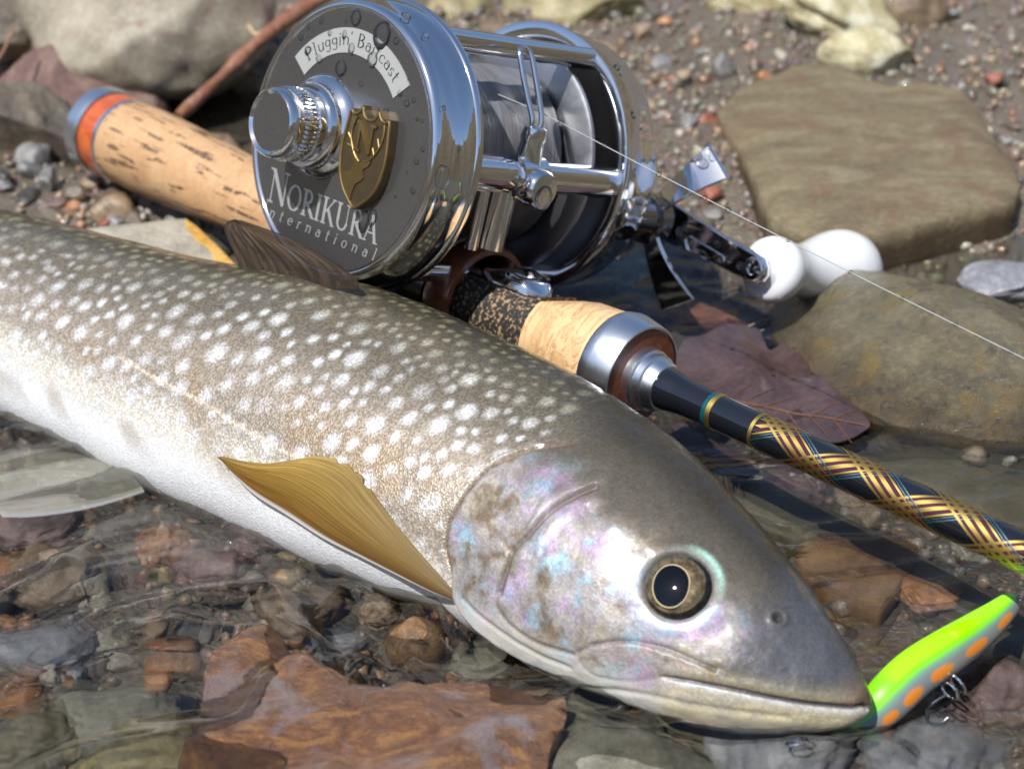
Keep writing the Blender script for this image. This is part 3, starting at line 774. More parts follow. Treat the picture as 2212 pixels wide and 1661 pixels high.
disp += .025 * inmax
disp -= .035 * np.exp(-(d['maxup'] / .03) ** 2)
disp -= .010 * np.exp(-(d['maxlo'] / .035) ** 2)
mfade = sstep(16.6, 17.0, Q)
disp -= mfade * .055 * np.exp(-(d['mouth'] / .026) ** 2)
above = TH < np.interp(Q, [p_[0] for p_ in FEAT['mouth']], [p_[1] for p_ in FEAT['mouth']])
disp += mfade * .014 * np.exp(-((d['mouth'] - .10) / .07) ** 2) * np.where(above, 1.0, .55)
eyec = fish_point(np.array([EYE_Q]), np.array([EYE_T]))[0]
de = np.linalg.norm(P - eyec, axis=-1)
disp += .018 * np.exp(-((de - .62) / .12) ** 2)
disp -= .17 * sstep(EYE_R + .05, EYE_R - .08, de)
nost = fish_point(np.array([18.082]), np.array([1.269]))[0]
dn = np.linalg.norm(P - nost, axis=-1)
disp += .035 * np.exp(-((dn - .11) / .05) ** 2); disp -= .06 * np.exp(-(dn / .06) ** 2)
hd = sstep(13.2, 14.2, Q)
disp += .022 * hd * fbm(P * 2.6, 71, 5)
disp += .010 * fbm(P * 1.2, 72, 3)
ql = lambda a: np.asarray(a)
disp -= .006 * np.exp(-(d['lateral'] / .03) ** 2)
P = P + Nn * disp[..., None]

# pigment, with some fold shade and sky reflection painted in
ang_eff = TH + .05 * fbm(P * 1.4, 73, 3)
def lerp(a, b, t_): return a + (np.asarray(b) - a) * t_[..., None]
col = np.empty(P.shape); col[:] = (.034, .028, .016)
col = lerp(col, (.105, .088, .060), sstep(.5, 1.2, ang_eff))
col = lerp(col, (.255, .215, .165), sstep(1.2, 1.8, ang_eff))
pale_at = np.interp(Q, [4, 7, 9, 10.5, 12, 13.4], [2.0, 2.12, 2.25, 2.42, 2.5, 2.6])
col = lerp(col, (.60, .56, .48), sstep(-.28, .12, ang_eff - pale_at))
col = lerp(col, (.76, .765, .765), sstep(.05, .38, ang_eff - pale_at))
col = lerp(col, (.80, .79, .76), sstep(3.6, 3.4, TH) * 0 + (TH > 3.3) * sstep(5.6, 4.2, TH))
col = lerp(col, (.06, .043, .024), (TH > 3.3) * sstep(4.6, 5.5, TH))
# slanting brown streaks on the lower flank
stq = Q * 1.9 - TH * 1.6
streak = sstep(.05, .5, vnoise(np.stack([stq * 1.6, TH * 1.1, 0 * Q], -1), 81)) * sstep(1.6, 2.0, TH) * sstep(2.75, 2.3, TH) * (Q < 13)
col = lerp(col, (.27, .195, .115), streak * .6)
# spots: placed one by one, egg shaped, small and yellowish on the back, large and white on the flank
rs = np.random.default_rng(12)
NC = 16000
cq, ct = rs.uniform(1.0, 13.6, NC), rs.uniform(.05, 2.62, NC)
cb = .120 * np.interp(ct, [.1, .6, 1.2, 1.9, 2.3, 2.6], [.6, .75, .95, 1.15, 1.0, .8]) * rs.uniform(.5, 1.35, NC)
cpt = fish_point(cq, ct)
okc = ct < np.interp(cq, [1, 9, 11, 13], [2.35, 2.35, 2.6, 2.6])
free = okc.copy(); cand = []
for k in range(NC):
    if not free[k]: continue
    cand.append((cpt[k], cb[k], cq[k], ct[k]))
    free &= np.sum((cpt - cpt[k]) ** 2, 1) > (1.5 * (cb + cb[k])) ** 2
spot = np.zeros(Q.shape)
Cc, Hh_, w_, T_, N_ = fish_frame(Q)
Hn = Hh_ / np.linalg.norm(Hh_, axis=-1)[..., None]
jit = .022 * np.stack([vnoise(P * 6, 91), vnoise(P * 6 + 9, 92), vnoise(P * 6 + 19, 93)], -1)
for p_, r_, q_, t_ in cand:
    i0, i1 = np.searchsorted(q1, q_ - .5), np.searchsorted(q1, q_ + .5)
    sub = P[i0:i1] + jit[i0:i1] - p_
    f_, _, _, tv, nv = [z[0] for z in fish_frame(np.array([q_]))]
    hv = unit(FH[int(q_)])
    ax = unit(hv * .85 + tv * .5)                    # long axis leans towards the head going up
    al = sub @ ax
    rest = np.sqrt(np.maximum(np.sum(sub * sub, -1) - al ** 2, 0))
    e = np.sqrt((al / 1.18) ** 2 + (rest / .9) ** 2) / r_
    spot[i0:i1] = np.maximum(spot[i0:i1], sstep(1.55, .3, e))
body = sstep(13.7, 13.1, Q + .0) if False else sstep(.05, -.25, ahead + .15)
scol = lerp(np.broadcast_to(np.array((.20, .19, .11)), P.shape), (.60, .61, .62), sstep(.7, 1.6, TH))
col = lerp(col, (0, 0, 0), np.zeros_like(Q))
col = col + (scol - col) * (spot * np.maximum(body, 0) * np.clip(.70 + .42 * vnoise(P * 1.6, 97), .2, 1))[..., None]
# head
head = sstep(-.1, .12, ahead) * lo_fade + (1 - lo_fade) * sstep(13.3, 14.3, Q)
hcol = np.empty(P.shape); hcol[:] = (.030, .024, .015)
hcol = lerp(hcol, (.072, .061, .043), sstep(.7, 1.3, TH))
cheek = sstep(1.25, 1.65, TH + .25 * fbm(P * 1.3, 74, 3)) * sstep(18.2, 17.0, Q + .6 * fbm(P * 1.0, 75, 2))
irid = fbm(P * 1.7 + 3, 76, 6, .65) * 1.3; irid2 = fbm(P * 3.0 + 9, 77, 6, .65) * 1.2
ccol = lerp(np.broadcast_to(np.array((.46, .43, .41)), P.shape), (.62, .44, .66), sstep(.0, .45, irid))
ccol = lerp(ccol, (.40, .62, .74), sstep(.05, .5, irid2))
ccol = lerp(ccol, (.27, .19, .12), sstep(.08, .42, -irid))
ccol = lerp(ccol, (.62, .56, .40), sstep(.15, .45, -irid2) * .5)
hcol = lerp(hcol, (0, 0, 0), np.zeros_like(Q)); ccol = ccol * (.58 + .34 * fbm(P * 4.5, 79, 5, .65))[..., None]; hcol = hcol + (ccol - hcol) * (cheek * .9)[..., None]
bright = np.exp(-((de - .66) / .16) ** 2) * sstep(1.55, 1.85, TH)
hcol = lerp(hcol, (.56, .58, .72), bright * .42 * sstep(17.0, 16.0, Q))
snout = sstep(17.2, 18.4, Q) * (above | (Q < 16.7))
hcol = lerp(hcol, (.052, .055, .062), snout * .9)  # bluish grey stands in for sky reflected on the snout
uplip = mfade * above * np.exp(-(d['mouth'] / .2) ** 2)
hcol = lerp(hcol, (.26, .22, .13), uplip * .8 * sstep(21.5, 20.5, Q))
hcol = lerp(hcol, (.085, .05, .026), sstep(19.6, 21.3, Q) * above * .85)
jaw = mfade * (~above) * sstep(0, .08, d['mouth'])
hcol = lerp(hcol, (.50, .44, .29), jaw * .85)
hcol = lerp(hcol, (.50, .54, .60), jaw * np.exp(-(d['mouth'] / .09) ** 2) * .8)
hcol = lerp(hcol, (.30, .28, .25), jaw * sstep(.1, .5, fbm(P * np.array([2, 2, 5]), 78, 3)) * .6)
under = sstep(2.45, 2.9, TH) * (TH < 4.4) * sstep(17.3, 16.2, Q)
hcol = lerp(hcol, (.62, .60, .53), under * .85)
hcol = lerp(hcol, (.30, .22, .15), inmax * .6 * sstep(-.2, .3, irid))
ring = np.exp(-((de - .53) / .05) ** 2)
hcol = lerp(hcol, (.17, .17, .15), ring * .7)
hcol = lerp(hcol, (.35, .62, .50), np.exp(-((de - .60) / .05) ** 2) * sstep(1.6, 1.2, TH) * sstep(16.0, 16.6, Q) * .8)
hcol = lerp(hcol, (.09, .088, .075), sstep(EYE_R + .01, EYE_R - .05, de))
hcol = lerp(hcol, (.02, .015, .012), np.exp(-(dn / .06) ** 2))
col = col + (hcol - col) * head[..., None]
for nm, c_, wd, st in (('preop', (.08, .05, .032), .045, .8), ('maxup', (.09, .06, .05), .022, .75), ('maxlo', (.2, .17, .15), .03, .22), ('branch', (.13, .09, .07), .04, .5), ('branch2', (.14, .11, .09), .04, .5), ('subop', (.13, .09, .065), .035, .6), ('opstri', (.2, .14, .09), .05, .4)):  # fold lines darkened in the colour to shade the creases
    col = lerp(col, c_, np.exp(-(d[nm] / wd) ** 2) * st)
col = lerp(col, (.05, .04, .05), mfade * np.exp(-(d['mouth'] / .03) ** 2) * .85)  # shade in the mouth groove, painted as a dark line
col = lerp(col, (.17, .085, .045), np.exp(-((ahead + .035) / .065) ** 2) * lo_fade * .92)
col = lerp(col, (.62, .52, .40), np.exp(-(d['scar'] / .035) ** 2) * .7)
sil = sstep(.9, 2.1, TH) * (TH < 4.5)
grain = np.clip(1.0 - .7 * sstep(-.1, .35, ang_eff - pale_at) - .45 * head, .15, 1)

t = NT('char_skin'); ca = t.n('ShaderNodeAttribute', _attribute_name='col'); sa = t.n('ShaderNodeAttribute', _attribute_name='silver'); ha = t.n('ShaderNodeAttribute', _attribute_name='head'); ga = t.n('ShaderNodeAttribute', _attribute_name='grain')
v = t.coords(kind='Object')
vo = t.n('ShaderNodeTexVoronoi'); vo.inputs['Scale'].default_value = 30; t.l(v, vo.inputs['Vector'])
fn = t.noise(v, 26, 3, .7)
cell = t.n('ShaderNodeSeparateXYZ'); t.l(vo.outputs['Color'], cell.inputs[0])
mot = t.ramp(t.mix(.45, fn, cell.outputs[0]), [(.36, (.55, .50, .46)), (.5, (.95, .95, .95)), (.66, (1.5, 1.5, 1.55))])
c1 = t.mix(t.math('MULTIPLY', ga.outputs['Fac'], .55), ca.outputs['Color'], t.mix(1.0, ca.outputs['Color'], mot, 'MULTIPLY'))
bst = t.math('SUBTRACT', .40, t.math('MULTIPLY', ha.outputs['Fac'], .27))
fl = t.bump(t.mix(.5, vo.outputs['Distance'], fn), .42, .035)
t.l(bst, fl.node.inputs['Strength'])
lg = t.bump(t.mix(.12, t.noise(v, 1.6, 3), fn), .35, .12)
pr = t.principled(Base_Color=c1, Roughness=t.math('ADD', t.math('SUBTRACT', .60, t.math('MULTIPLY', sa.outputs['Fac'], .24)), t.math('MULTIPLY', fn, .14)), Metallic=t.math('MULTIPLY', sa.outputs['Fac'], t.math('SUBTRACT', .28, t.math('MULTIPLY', ha.outputs['Fac'], .14))), Normal=fl, Coat_Weight=t.ramp(t.noise(t.coords((1, 1, 1)), 1.1, 4, .6, .6), [(.44, (.45,) * 3), (.50, (1, 1, 1))]), Coat_Roughness=.03, Coat_Normal=lg, Specular_IOR_Level=.25, Subsurface_Weight=0.0)
M['skin'] = t.m
FISH = empty('fish', loc=(0.0, 24.0, -.6))
FO = np.array(FISH.location)
tag(FISH, 'brown white spotted fish lying in the shallow water with a lure in its mouth', 'fish')
mesh_obj('body', P - FO, grid_faces(nq, nt, True), M['skin'], FISH, colors=np.clip(col.reshape(-1, 3), 0, 1), attrs={'silver': sil, 'head': head, 'grain': grain})

# eye
Cq, Hq, wq, Tq, Nq = [z[0] for z in fish_frame(np.array([EYE_Q]))]
dq_ = fish_point(np.array([EYE_Q + .1]), np.array([EYE_T]))[0] - fish_point(np.array([EYE_Q - .1]), np.array([EYE_T]))[0]
dt_ = fish_point(np.array([EYE_Q]), np.array([EYE_T + .1]))[0] - fish_point(np.array([EYE_Q]), np.array([EYE_T - .1]))[0]
en = unit(np.cross(dq_, dt_)); en = en if en @ Nq > 0 else -en
ex = unit(dq_ - en * (dq_ @ en)); ey = np.cross(en, ex)
em = Matrix.Identity(4)
for i in range(3): em[i][0], em[i][1], em[i][2], em[i][3] = ex[i], ey[i], en[i], (eyec - FO + en * -.10)[i]
t = NT('iris_gold'); tc = t.n('ShaderNodeTexCoord'); v = tc.outputs['Object']
ln = t.n('ShaderNodeVectorMath', _operation='LENGTH'); mp = t.n('ShaderNodeMapping'); mp.inputs['Scale'].default_value = (1, 1, 0); t.l(v, mp.inputs['Vector']); t.l(mp.outputs[0], ln.inputs[0])
irn = t.noise(t.coords((6, 6, 1)), 2.0, 5, .7)
rr2 = t.math('ADD', ln.outputs['Value'], t.math('MULTIPLY', t.math('SUBTRACT', irn, .5), .26))
cr = t.ramp(t.math('DIVIDE', rr2, .5), [(.0, (.26, .18, .09)), (.55, (.22, .155, .08)), (.66, (.08, .055, .03)), (.76, (.19, .14, .075)), (.88, (.13, .115, .08)), (1.0, (.11, .11, .09))])
irm = t.noise(t.coords((1, 1, 1)), 9, 4, .7)
cr = t.mix(t.ramp(irm, [(.42, (.85,) * 3), (.58, (0, 0, 0))]), cr, (.05, .035, .02))
t.principled(Base_Color=cr, Roughness=.5, Metallic=.25, Specular_IOR_Level=.15)
M['iris'] = t.m
M['pupil'] = plain('pupil_black', (.003, .004, .007), .9, Specular_IOR_Level=0.0)
M['pupil_ring'] = plain('pupil_ring_gold', (.50, .40, .25), .8, Specular_IOR_Level=0.1)
EYE = empty('eye'); EYE.parent = FISH; EYE.matrix_local = em
prof = [(-.06, EYE_R + .08), (.0, EYE_R + .05), (.05, EYE_R), (.10, EYE_R - .10), (.135, EYE_R - .2), (.145, .14), (.147, .0001)]
MB().lathe(prof, 'z', seg=48, caps=False).build('iris', M['iris'], EYE)
pu = MB(); a_ = np.linspace(0, 2 * np.pi, 48, endpoint=False)
pc = np.array([-.06, -.07]); 
def pup(r_): return [(pc[0] + r_ * (1 + .10 * max(0, math.cos(w - 1.0)) ** 3) * (math.cos(w) * .245 + (.05 if -1.2 < w - math.pi < -.2 else 0) * 0), pc[1] + r_ * math.sin(w) * .305) for w in a_]
zv = np.array([0, 0, 1.0]) - en * en[2]; rot_ = math.atan2(zv @ ey, zv @ ex) - math.pi / 2 + .15
def rp(pts): return [(pc[0] + (x - pc[0]) * math.cos(rot_) - (y - pc[1]) * math.sin(rot_), pc[1] + (x - pc[0]) * math.sin(rot_) + (y - pc[1]) * math.cos(rot_)) for x, y in pts]
MB().add([(x, y, .168) for x, y in rp(pup(1.0))] + [(x, y, .13) for x, y in rp(pup(1.0))], [tuple(range(48))] + [(i, (i + 1) % 48, 48 + (i + 1) % 48, 48 + i) for i in range(48)]).build('pupil', M['pupil'], EYE)
MB().add([(x, y, .160) for x, y in rp(pup(1.06))] + [(x, y, .12) for x, y in rp(pup(1.06))], [tuple(range(48))] + [(i, (i + 1) % 48, 48 + (i + 1) % 48, 48 + i) for i in range(48)]).build('pupil_ring', M['pupil_ring'], EYE)
t = NT('clear_cornea')
fr = t.n('ShaderNodeFresnel'); fr.inputs['IOR'].default_value = 1.5
tr = t.n('ShaderNodeBsdfTransparent'); tr.inputs['Color'].default_value = (.96, .97, .96, 1)
gl = t.n('ShaderNodeBsdfGlossy'); gl.inputs['Roughness'].default_value = .02
mx = t.n('ShaderNodeMixShader'); t.l(fr.outputs[0], mx.inputs[0]); t.l(tr.outputs[0], mx.inputs[1]); t.l(gl.outputs[0], mx.inputs[2]); t.l(mx.outputs[0], t.out.inputs[0])
M['cornea'] = t.m
prof = [(-.02 + .30 * math.cos(k), (EYE_R + .045) * math.sin(k)) for k in np.linspace(1.12, 0.001, 16)]
MB().lathe(prof, 'z', seg=48, caps=False).build('cornea', M['cornea'], EYE)

# fins: webs of rays between a leading and a trailing edge
def fin_mat(name, c_root, c_tip, c_line, trans, lines, edge=None, grad=False):
    t = NT(name)
    u = t.n('ShaderNodeAttribute', _attribute_name='across').outputs['Fac']; w = t.n('ShaderNodeAttribute', _attribute_name='along').outputs['Fac']
    base = t.ramp(w, [(.0, c_root), (.45, tuple((a + b) / 2 for a, b in zip(c_root, c_tip))), (.8, c_tip)])
    cb = t.n('ShaderNodeCombineXYZ'); t.l(t.math('MULTIPLY', u, lines), cb.inputs[0]); t.l(t.math('MULTIPLY', w, 3.0), cb.inputs[1])
    nz_ = t.noise(cb.outputs[0], 1.0, 4, .6)
    wv = t.math('SINE', t.math('MULTIPLY', u, lines * 4.0))
    base = t.mix(t.math('MULTIPLY', t.ramp(nz_, [(.42, (1, 1, 1)), (.60, (0, 0, 0))]), .75), base, c_line)
    base = t.mix(t.math('MULTIPLY', t.math('MAXIMUM', wv, 0.0), .28), base, c_line)
    if grad: base = t.mix(1.0, base, t.ramp(u, [(.08, (.62, .48, .35)), (.45, (1, 1, 1)), (.95, (1.15, 1.3, 1.9))]), 'MULTIPLY')
    if edge: base = t.mix(t.ramp(u, [(.03, (1, 1, 1)), (.065, (0, 0, 0))]), base, edge)
    p = t.principled(Base_Color=base, Roughness=.7, Coat_Weight=.0, Coat_Roughness=.08, Normal=t.bump(wv, .12, .02), Specular_IOR_Level=.2)
    tl = t.n('ShaderNodeBsdfTranslucent'); t.l(base, tl.inputs[0])
    tr = t.n('ShaderNodeBsdfTransparent')
    m1 = t.n('ShaderNodeMixShader'); m1.inputs[0].default_value = .5; t.l(p.outputs[0], m1.inputs[1]); t.l(tl.outputs[0], m1.inputs[2])
    m2 = t.n('ShaderNodeMixShader')
    if isinstance(trans, float): m2.inputs[0].default_value = trans
    else:
        t.l(t.math('MULTIPLY', t.ramp(u, trans), 1.0), m2.inputs[0])
    t.l(m1.outputs[0], m2.inputs[1]); t.l(tr.outputs[0], m2.inputs[2]); t.l(m2.outputs[0], t.out.inputs[0])
    return t.m
def fin(name, edge0, edge1, lift, mat, thick=.012, n=40, m=60, rays=26, amp=.012, ragged=0.0):
    """edge0 / edge1: matching 3D polylines (base -> tip) of the two borders"""
    def res(e): 
        e = np.asarray(e, float); i = np.linspace(0, len(e) - 1, m); return catmull(e, i)
    A, B = res(edge0), res(edge1)
    if ragged:
        kk = np.linspace(0, 1, m); E_ = (A - B) / (np.linalg.norm(A - B, axis=1)[:, None] + .05) * (ragged * (sstep(.45, .6, kk) * sstep(1, .93, kk)) * (.5 + .5 * np.sign(np.sin(kk * 95))) * (1 + vnoise(np.c_[kk * 40, kk * 0, kk * 0], 5)))[:, None]
    u = np.linspace(0, 1, n)
    G = A[:, None] * (1 - u)[None, :, None] + B[:, None] * u[None, :, None]
    if ragged:
        for jj, ff in ((n - 1, 1.0), (n - 2, .8), (n - 3, .45)): G[:, jj] += E_ * ff
    nn = unit(np.cross(A[m // 2] - B[m // 2], A[-1] - A[0])); nn = nn if nn @ np.array([0, -.4, 1.0]) > 0 else -nn
    G = G + nn * (lift * np.sin(np.pi * u)[None, :] * np.linspace(.3, 1, m)[:, None])[..., None]
    G = G + nn * (amp * np.sin(u * rays * 2 * np.pi)[None, :] * np.linspace(.3, 1, m)[:, None])[..., None]
    V = np.concatenate([(G + nn * thick).reshape(-1, 3), (G - nn * thick).reshape(-1, 3)])
    F = grid_faces(m, n); F2 = F[:, ::-1] + m * n
    rim = [(0, j) for j in range(n)] + [(i, n - 1) for i in range(1, m)] + [(m - 1, j) for j in range(n - 2, -1, -1)] + [(i, 0) for i in range(m - 2, 0, -1)]
    ids = np.array([i * n + j for i, j in rim]); R = np.stack([ids, np.roll(ids, -1), np.roll(ids, -1) + m * n, ids + m * n], 1)
    uu = np.tile(np.tile(u, m), 2); ww = np.tile(np.repeat(np.linspace(0, 1, m), n), 2)
    return mesh_obj(name, V - FO, np.concatenate([F, F2, R]), mat, FISH, attrs={'across': uu, 'along': ww}, sharp=60)
M['pect'] = fin_mat('amber_fin', (.26, .19, .10), (.62, .40, .08), (.24, .135, .03), .18, 60, edge=(.75, .72, .66), grad=True)
pb = fish_point(np.array([13.42]), np.array([2.66]))[0]
fpn = unit(np.array([-.47, -.74, .48])); fp0 = np.array([-2.561, 22.772, .889]) * 1.051 + fpn * .09
def onfin(pts, lift0, lift1):
    n = len(pts); out = []
    for k, (a, b) in enumerate(pts):
        q0 = at_plane(a, b, fp0 + fpn * (lift0 + (lift1 - lift0) * k / (n - 1)), fpn); out.append(q0)
    return out
lead = onfin([(988, 1300), (930, 1277), (860, 1243), (780, 1203), (700, 1163), (620, 1112), (550, 1068), (505, 1025), (476, 990)], 0, .04)
trail = onfin([(988, 1286), (950, 1243), (905, 1192), (862, 1140), (810, 1070), (765, 1012), (690, 985), (575, 1000), (480, 986)], 0, .04)
fin('pectoral_fin', lead, trail, .10, M['pect'], n=64, rays=30, amp=.004, ragged=.05)
M['dors'] = fin_mat('dusky_fin', (.12, .085, .055), (.19, .14, .10), (.04, .03, .024), [(0, (.08,) * 3), (.3, (.2,) * 3), (.5, (.4,) * 3), (1, (.28,) * 3)], 16)
db = fish_point(np.array([8.0, 9.7]), np.array([.45, .85])); dpl = unit(np.cross(db[1] - db[0], RU))
def ondf(pts): return [at_plane(a, b, db[0], dpl) for a, b in pts]
# rear border first (left in the picture), front border second
fin('dorsal_fin', ondf([(535, 620), (520, 585), (508, 550), (494, 518), (486, 496), (492, 480), (510, 474)]), ondf([(772, 624), (772, 608), (752, 588), (715, 562), (670, 538), (605, 506), (520, 476)]), .10, M['dors'], n=60, rays=13, amp=.015)
M['pelv'] = fin_mat('pale_fin', (.82, .80, .70), (.80, .79, .70), (.6, .57, .45), .74, 22, edge=(.82, .84, .85))
pz = lambda pts, z0, z1: [at(a, b, z0 + (z1 - z0) * k / (len(pts) - 1)) for k, (a, b) in enumerate(pts)]
fin('pelvic_fin', pz([(312, 1062), (250, 1082), (190, 1098), (120, 1110), (60, 1116), (5, 1116)], .03, -.03), pz([(302, 1046), (255, 1010), (175, 984), (85, 974), (0, 984), (-70, 1015)], .06, -.05), .04, M['pelv'], rays=14, amp=.008)
tb = FC[0]; th_ = unit(FH[0]); td = unit(FC[0] - FC[1])
fin('tail_fin', [tb + th_ * .75, tb + th_ * 1.2 + td * 1.2, tb + th_ * 2.1 + td * 3.4], [tb - th_ * .75, tb - th_ * 1.2 + td * 1.2, tb - th_ * 2.1 + td * 3.4], .05, M['dors'], rays=18)
# ------------------------------------------------------------------ materials of the tackle
def metal(name, col, rough, aniso=0.0, scratch=0.0, scale=(1, 1, 1)):
    t = NT(name)
    kw = {}
    if scratch:
        n_ = t.noise(t.coords(scale), 6, 4, .7)
        kw['Roughness'] = t.math('ADD', rough, t.math('MULTIPLY', n_, scratch))
        kw['Normal'] = t.bump(n_, .04, .01)
    else: kw['Roughness'] = rough
    t.principled(Base_Color=col, Metallic=1.0, **kw)
    return t.m
M['chrome'] = metal('chrome', (.80, .81, .83), .035, scratch=.03)
M['dark_chrome'] = metal('black_chrome', (.34, .35, .37), .06, scratch=.04)
M['star'] = metal('smoked_chrome', (.74, .75, .78), .05, scratch=.04)
M['alu'] = metal('satin_aluminium', (.78, .80, .83), .24, scratch=.10, scale=(1, 14, 1))
M['brass'] = metal('antique_brass', (.30, .21, .085), .32, scratch=.2)
M['brass_dark'] = metal('dark_brass', (.13, .095, .055), .45, scratch=.2)
M['gold'] = metal('gold_thread', (.62, .44, .12), .30, scratch=.25, scale=(20, 20, 20))
M['silver_thread'] = metal('silver_thread', (.7, .74, .78), .3)
M['print'] = plain('silver_print', (.62, .62, .60), .42, .75)
M['label'] = plain('silver_label', (.36, .36, .345), .5, .2)
M['ink'] = plain('engraved_ink', (.035, .033, .03), .4)
M['white'] = plain('white_knob', (.70, .71, .72), .14, 0, .6)
M['black'] = plain('black_gloss', (.008, .009, .012), .12, 0, 1.0)
M['teal'] = plain('teal_thread', (.008, .11, .13), .25, .5, .8)
M['purple'] = plain('purple_thread', (.075, .008, .022), .28, .2, .8)
M['lime_wrap'] = plain('lime_wrap', (.32, .60, .02), .3, 0, .8)
t = NT('face_plate_steel'); v = t.coords((1, 1, 1))
n_ = t.noise(t.coords((1, 30, 30), rot=(0, 0, .3)), 3, 3, .6)
t.principled(Base_Color=t.ramp(n_, [(.3, (.19, .19, .195)), (.7, (.24, .236, .23))]), Metallic=.85, Roughness=t.math('ADD', .17, t.math('MULTIPLY', n_, .16)), Coat_Weight=.9, Coat_Roughness=.03)
M['face'] = t.m
def cork_mat(name, seams, pits=1.0):
    t = NT(name); v = t.coords()
    a = t.noise(v, 1.6, 5, .6, .6); b = t.noise(v, 11, 5, .65)
    col = t.ramp(a, [(.3, (.34, .18, .08)), (.5, (.44, .255, .12)), (.7, (.50, .32, .165))])
    col = t.mix(.35, col, t.ramp(b, [(.3, (.33, .18, .085)), (.55, (.52, .33, .175)), (.75, (.60, .41, .24))]))
    # dark lenticels: dashes along the rod, cut into rings
    cr = t.coords((6.5, .62, 6.5)); d_ = t.noise(cr, 1.2, 2, .5, .15)
    pit = t.ramp(d_, [(.60 - .02 * pits, (0, 0, 0)), (.625 - .02 * pits, (1, 1, 1))])
    br = t.noise(t.coords((1, 4, 1)), 3.5, 4, .7); pit = t.mix(1.0, pit, t.ramp(br, [(.38, (0, 0, 0)), (.47, (1, 1, 1))]), 'MULTIPLY')
    col = t.mix(pit, col, (.10, .055, .03))
    if seams:
        sx = t.n('ShaderNodeSeparateXYZ'); t.l(t.coords(), sx.inputs[0])
        wv = t.math('ABSOLUTE', t.math('SUBTRACT', t.math('FRACT', t.math('MULTIPLY', sx.outputs[1], .62)), .5))
        col = t.mix(t.math('MULTIPLY', t.ramp(wv, [(.0, (1, 1, 1)), (.022, (0, 0, 0))]), .35), col, (.32, .19, .09))
    t.principled(Base_Color=col, Roughness=.55, Normal=t.bump(t.mix(.6, b, t.math('SUBTRACT', 1.0, pit)), .35, .04), Coat_Weight=.12, Coat_Roughness=.3)
    return t.m
M['cork'] = cork_mat('cork', True)
t = NT('burl_cork'); v = t.coords((.7, 2.6, .7))
a = t.noise(v, 1.3, 5, .65, 2.2); b = t.noise(t.coords(), 10, 5, .65)
col = t.ramp(a, [(.25, (.40, .22, .09)), (.42, (.60, .375, .18)), (.47, (.30, .15, .06)), (.5, (.62, .40, .20)), (.68, (.68, .46, .25))])
col = t.mix(.3, col, t.ramp(b, [(.3, (.36, .2, .09)), (.55, (.62, .40, .2)), (.75, (.72, .52, .3))]))
t.principled(Base_Color=col, Roughness=.5, Normal=t.bump(t.mix(.5, a, b), .4, .04), Coat_Weight=.15, Coat_Roughness=.3)
M['burl'] = t.m
t = NT('rubber_cork'); v = t.coords((1, 1, 1)); a = t.noise(v, 13, 3, .6); vo = t.n('ShaderNodeTexVoronoi'); vo.inputs['Scale'].default_value = 15; t.l(v, vo.inputs['Vector'])
col = t.ramp(a, [(.44, (.018, .016, .014)), (.54, (.035, .03, .025)), (.60, (.30, .19, .10))])
t.principled(Base_Color=col, Roughness=.5, Normal=t.bump(a, .5, .04), Coat_Weight=.2)
M['rubber_cork'] = t.m
def wood(name, c0, c1, c2):
    t = NT(name); v = t.coords((1, .35, 1)); a = t.noise(v, 4.5, 5, .6, 1.0)
    t.principled(Base_Color=t.ramp(a, [(.3, c0), (.5, c1), (.7, c2)]), Roughness=.3, Coat_Weight=.7, Coat_Roughness=.08, Normal=t.bump(a, .08, .03))
    return t.m
M['redwood'] = wood('red_lacquer_wood', (.30, .055, .014), (.46, .085, .018), (.56, .14, .03))
M['rosewood'] = wood('rosewood', (.16, .042, .018), (.27, .078, .032), (.34, .12, .055))

# ------------------------------------------------------------------ the rod (y runs to the tip)
ROD = empty('fishing_rod', ROD_M)
tag(ROD, 'casting rod with cork grip, red butt ring and gold wrapped black shaft behind the fish', 'fishing rod')
cap = MB().lathe([(-11.02, .0001), (-11.02, .80), (-11.0, .93), (-10.93, .985), (-10.62, .99), (-10.50, .965)], 'y', caps=False).build('butt_cap', M['alu'], ROD)
MB().lathe([(-10.50, .93), (-10.46, .955), (-10.2, .955), (-9.95, .945), (-9.92, .93)], 'y', caps=False).build('wood_ring', M['redwood'], cap)
MB().lathe([(-9.93, .90), (-9.92, .95), (-9.82, .945), (-9.80, .90)], 'y', caps=False).build('metal_ring', M['alu'], cap)
prof = []
for y in np.linspace(-9.82, -1.35, 60):
    r = np.interp(y, [-9.82, -9.0, -8.0, -6.5, -5.0, -3.5, -1.35], [.925, .94, .915, .83, .775, .76, .80])
    prof.append((y, r))
MB().lathe(prof, 'y', seg=72).build('cork_grip', M['cork'], ROD)
seat = MB()
ring = []
for y in np.linspace(-1.36, 3.3, 34):
    r = np.interp(y, [-1.36, 0, 1.5, 3.3], [.79, .78, .76, .80]); ring.append((y, r))
b0 = len(seat.v); seat.lathe(ring, 'y', seg=64)
seat.v = [(x, y, min(z, .56 if y < 2.9 else .56 + (y - 2.9) * .35)) for x, y, z in seat.v]
seat = seat.build('reel_seat', M['rubber_cork'], ROD)
hood = MB().lathe([(1.02, .82), (1.0, 1.0), (1.06, 1.04), (1.50, 1.05), (1.60, 1.0), (1.61, .9), (1.4, .86), (1.1, .84)], 'y', seg=72, caps=False)
hood.v = [(x, y, z + .05) for x, y, z in hood.v]
hood = hood.build('wood_hood', M['rosewood'], seat)
thr = []
for k in range(13):
    y = .34 + k * .05; thr += [(y, .985), (y + .025, 1.02)]
MB().lathe([(.30, .83)] + thr + [(1.0, .83)], 'y', seg=72, caps=False).build('locking_thread', M['dark_chrome'], seat)
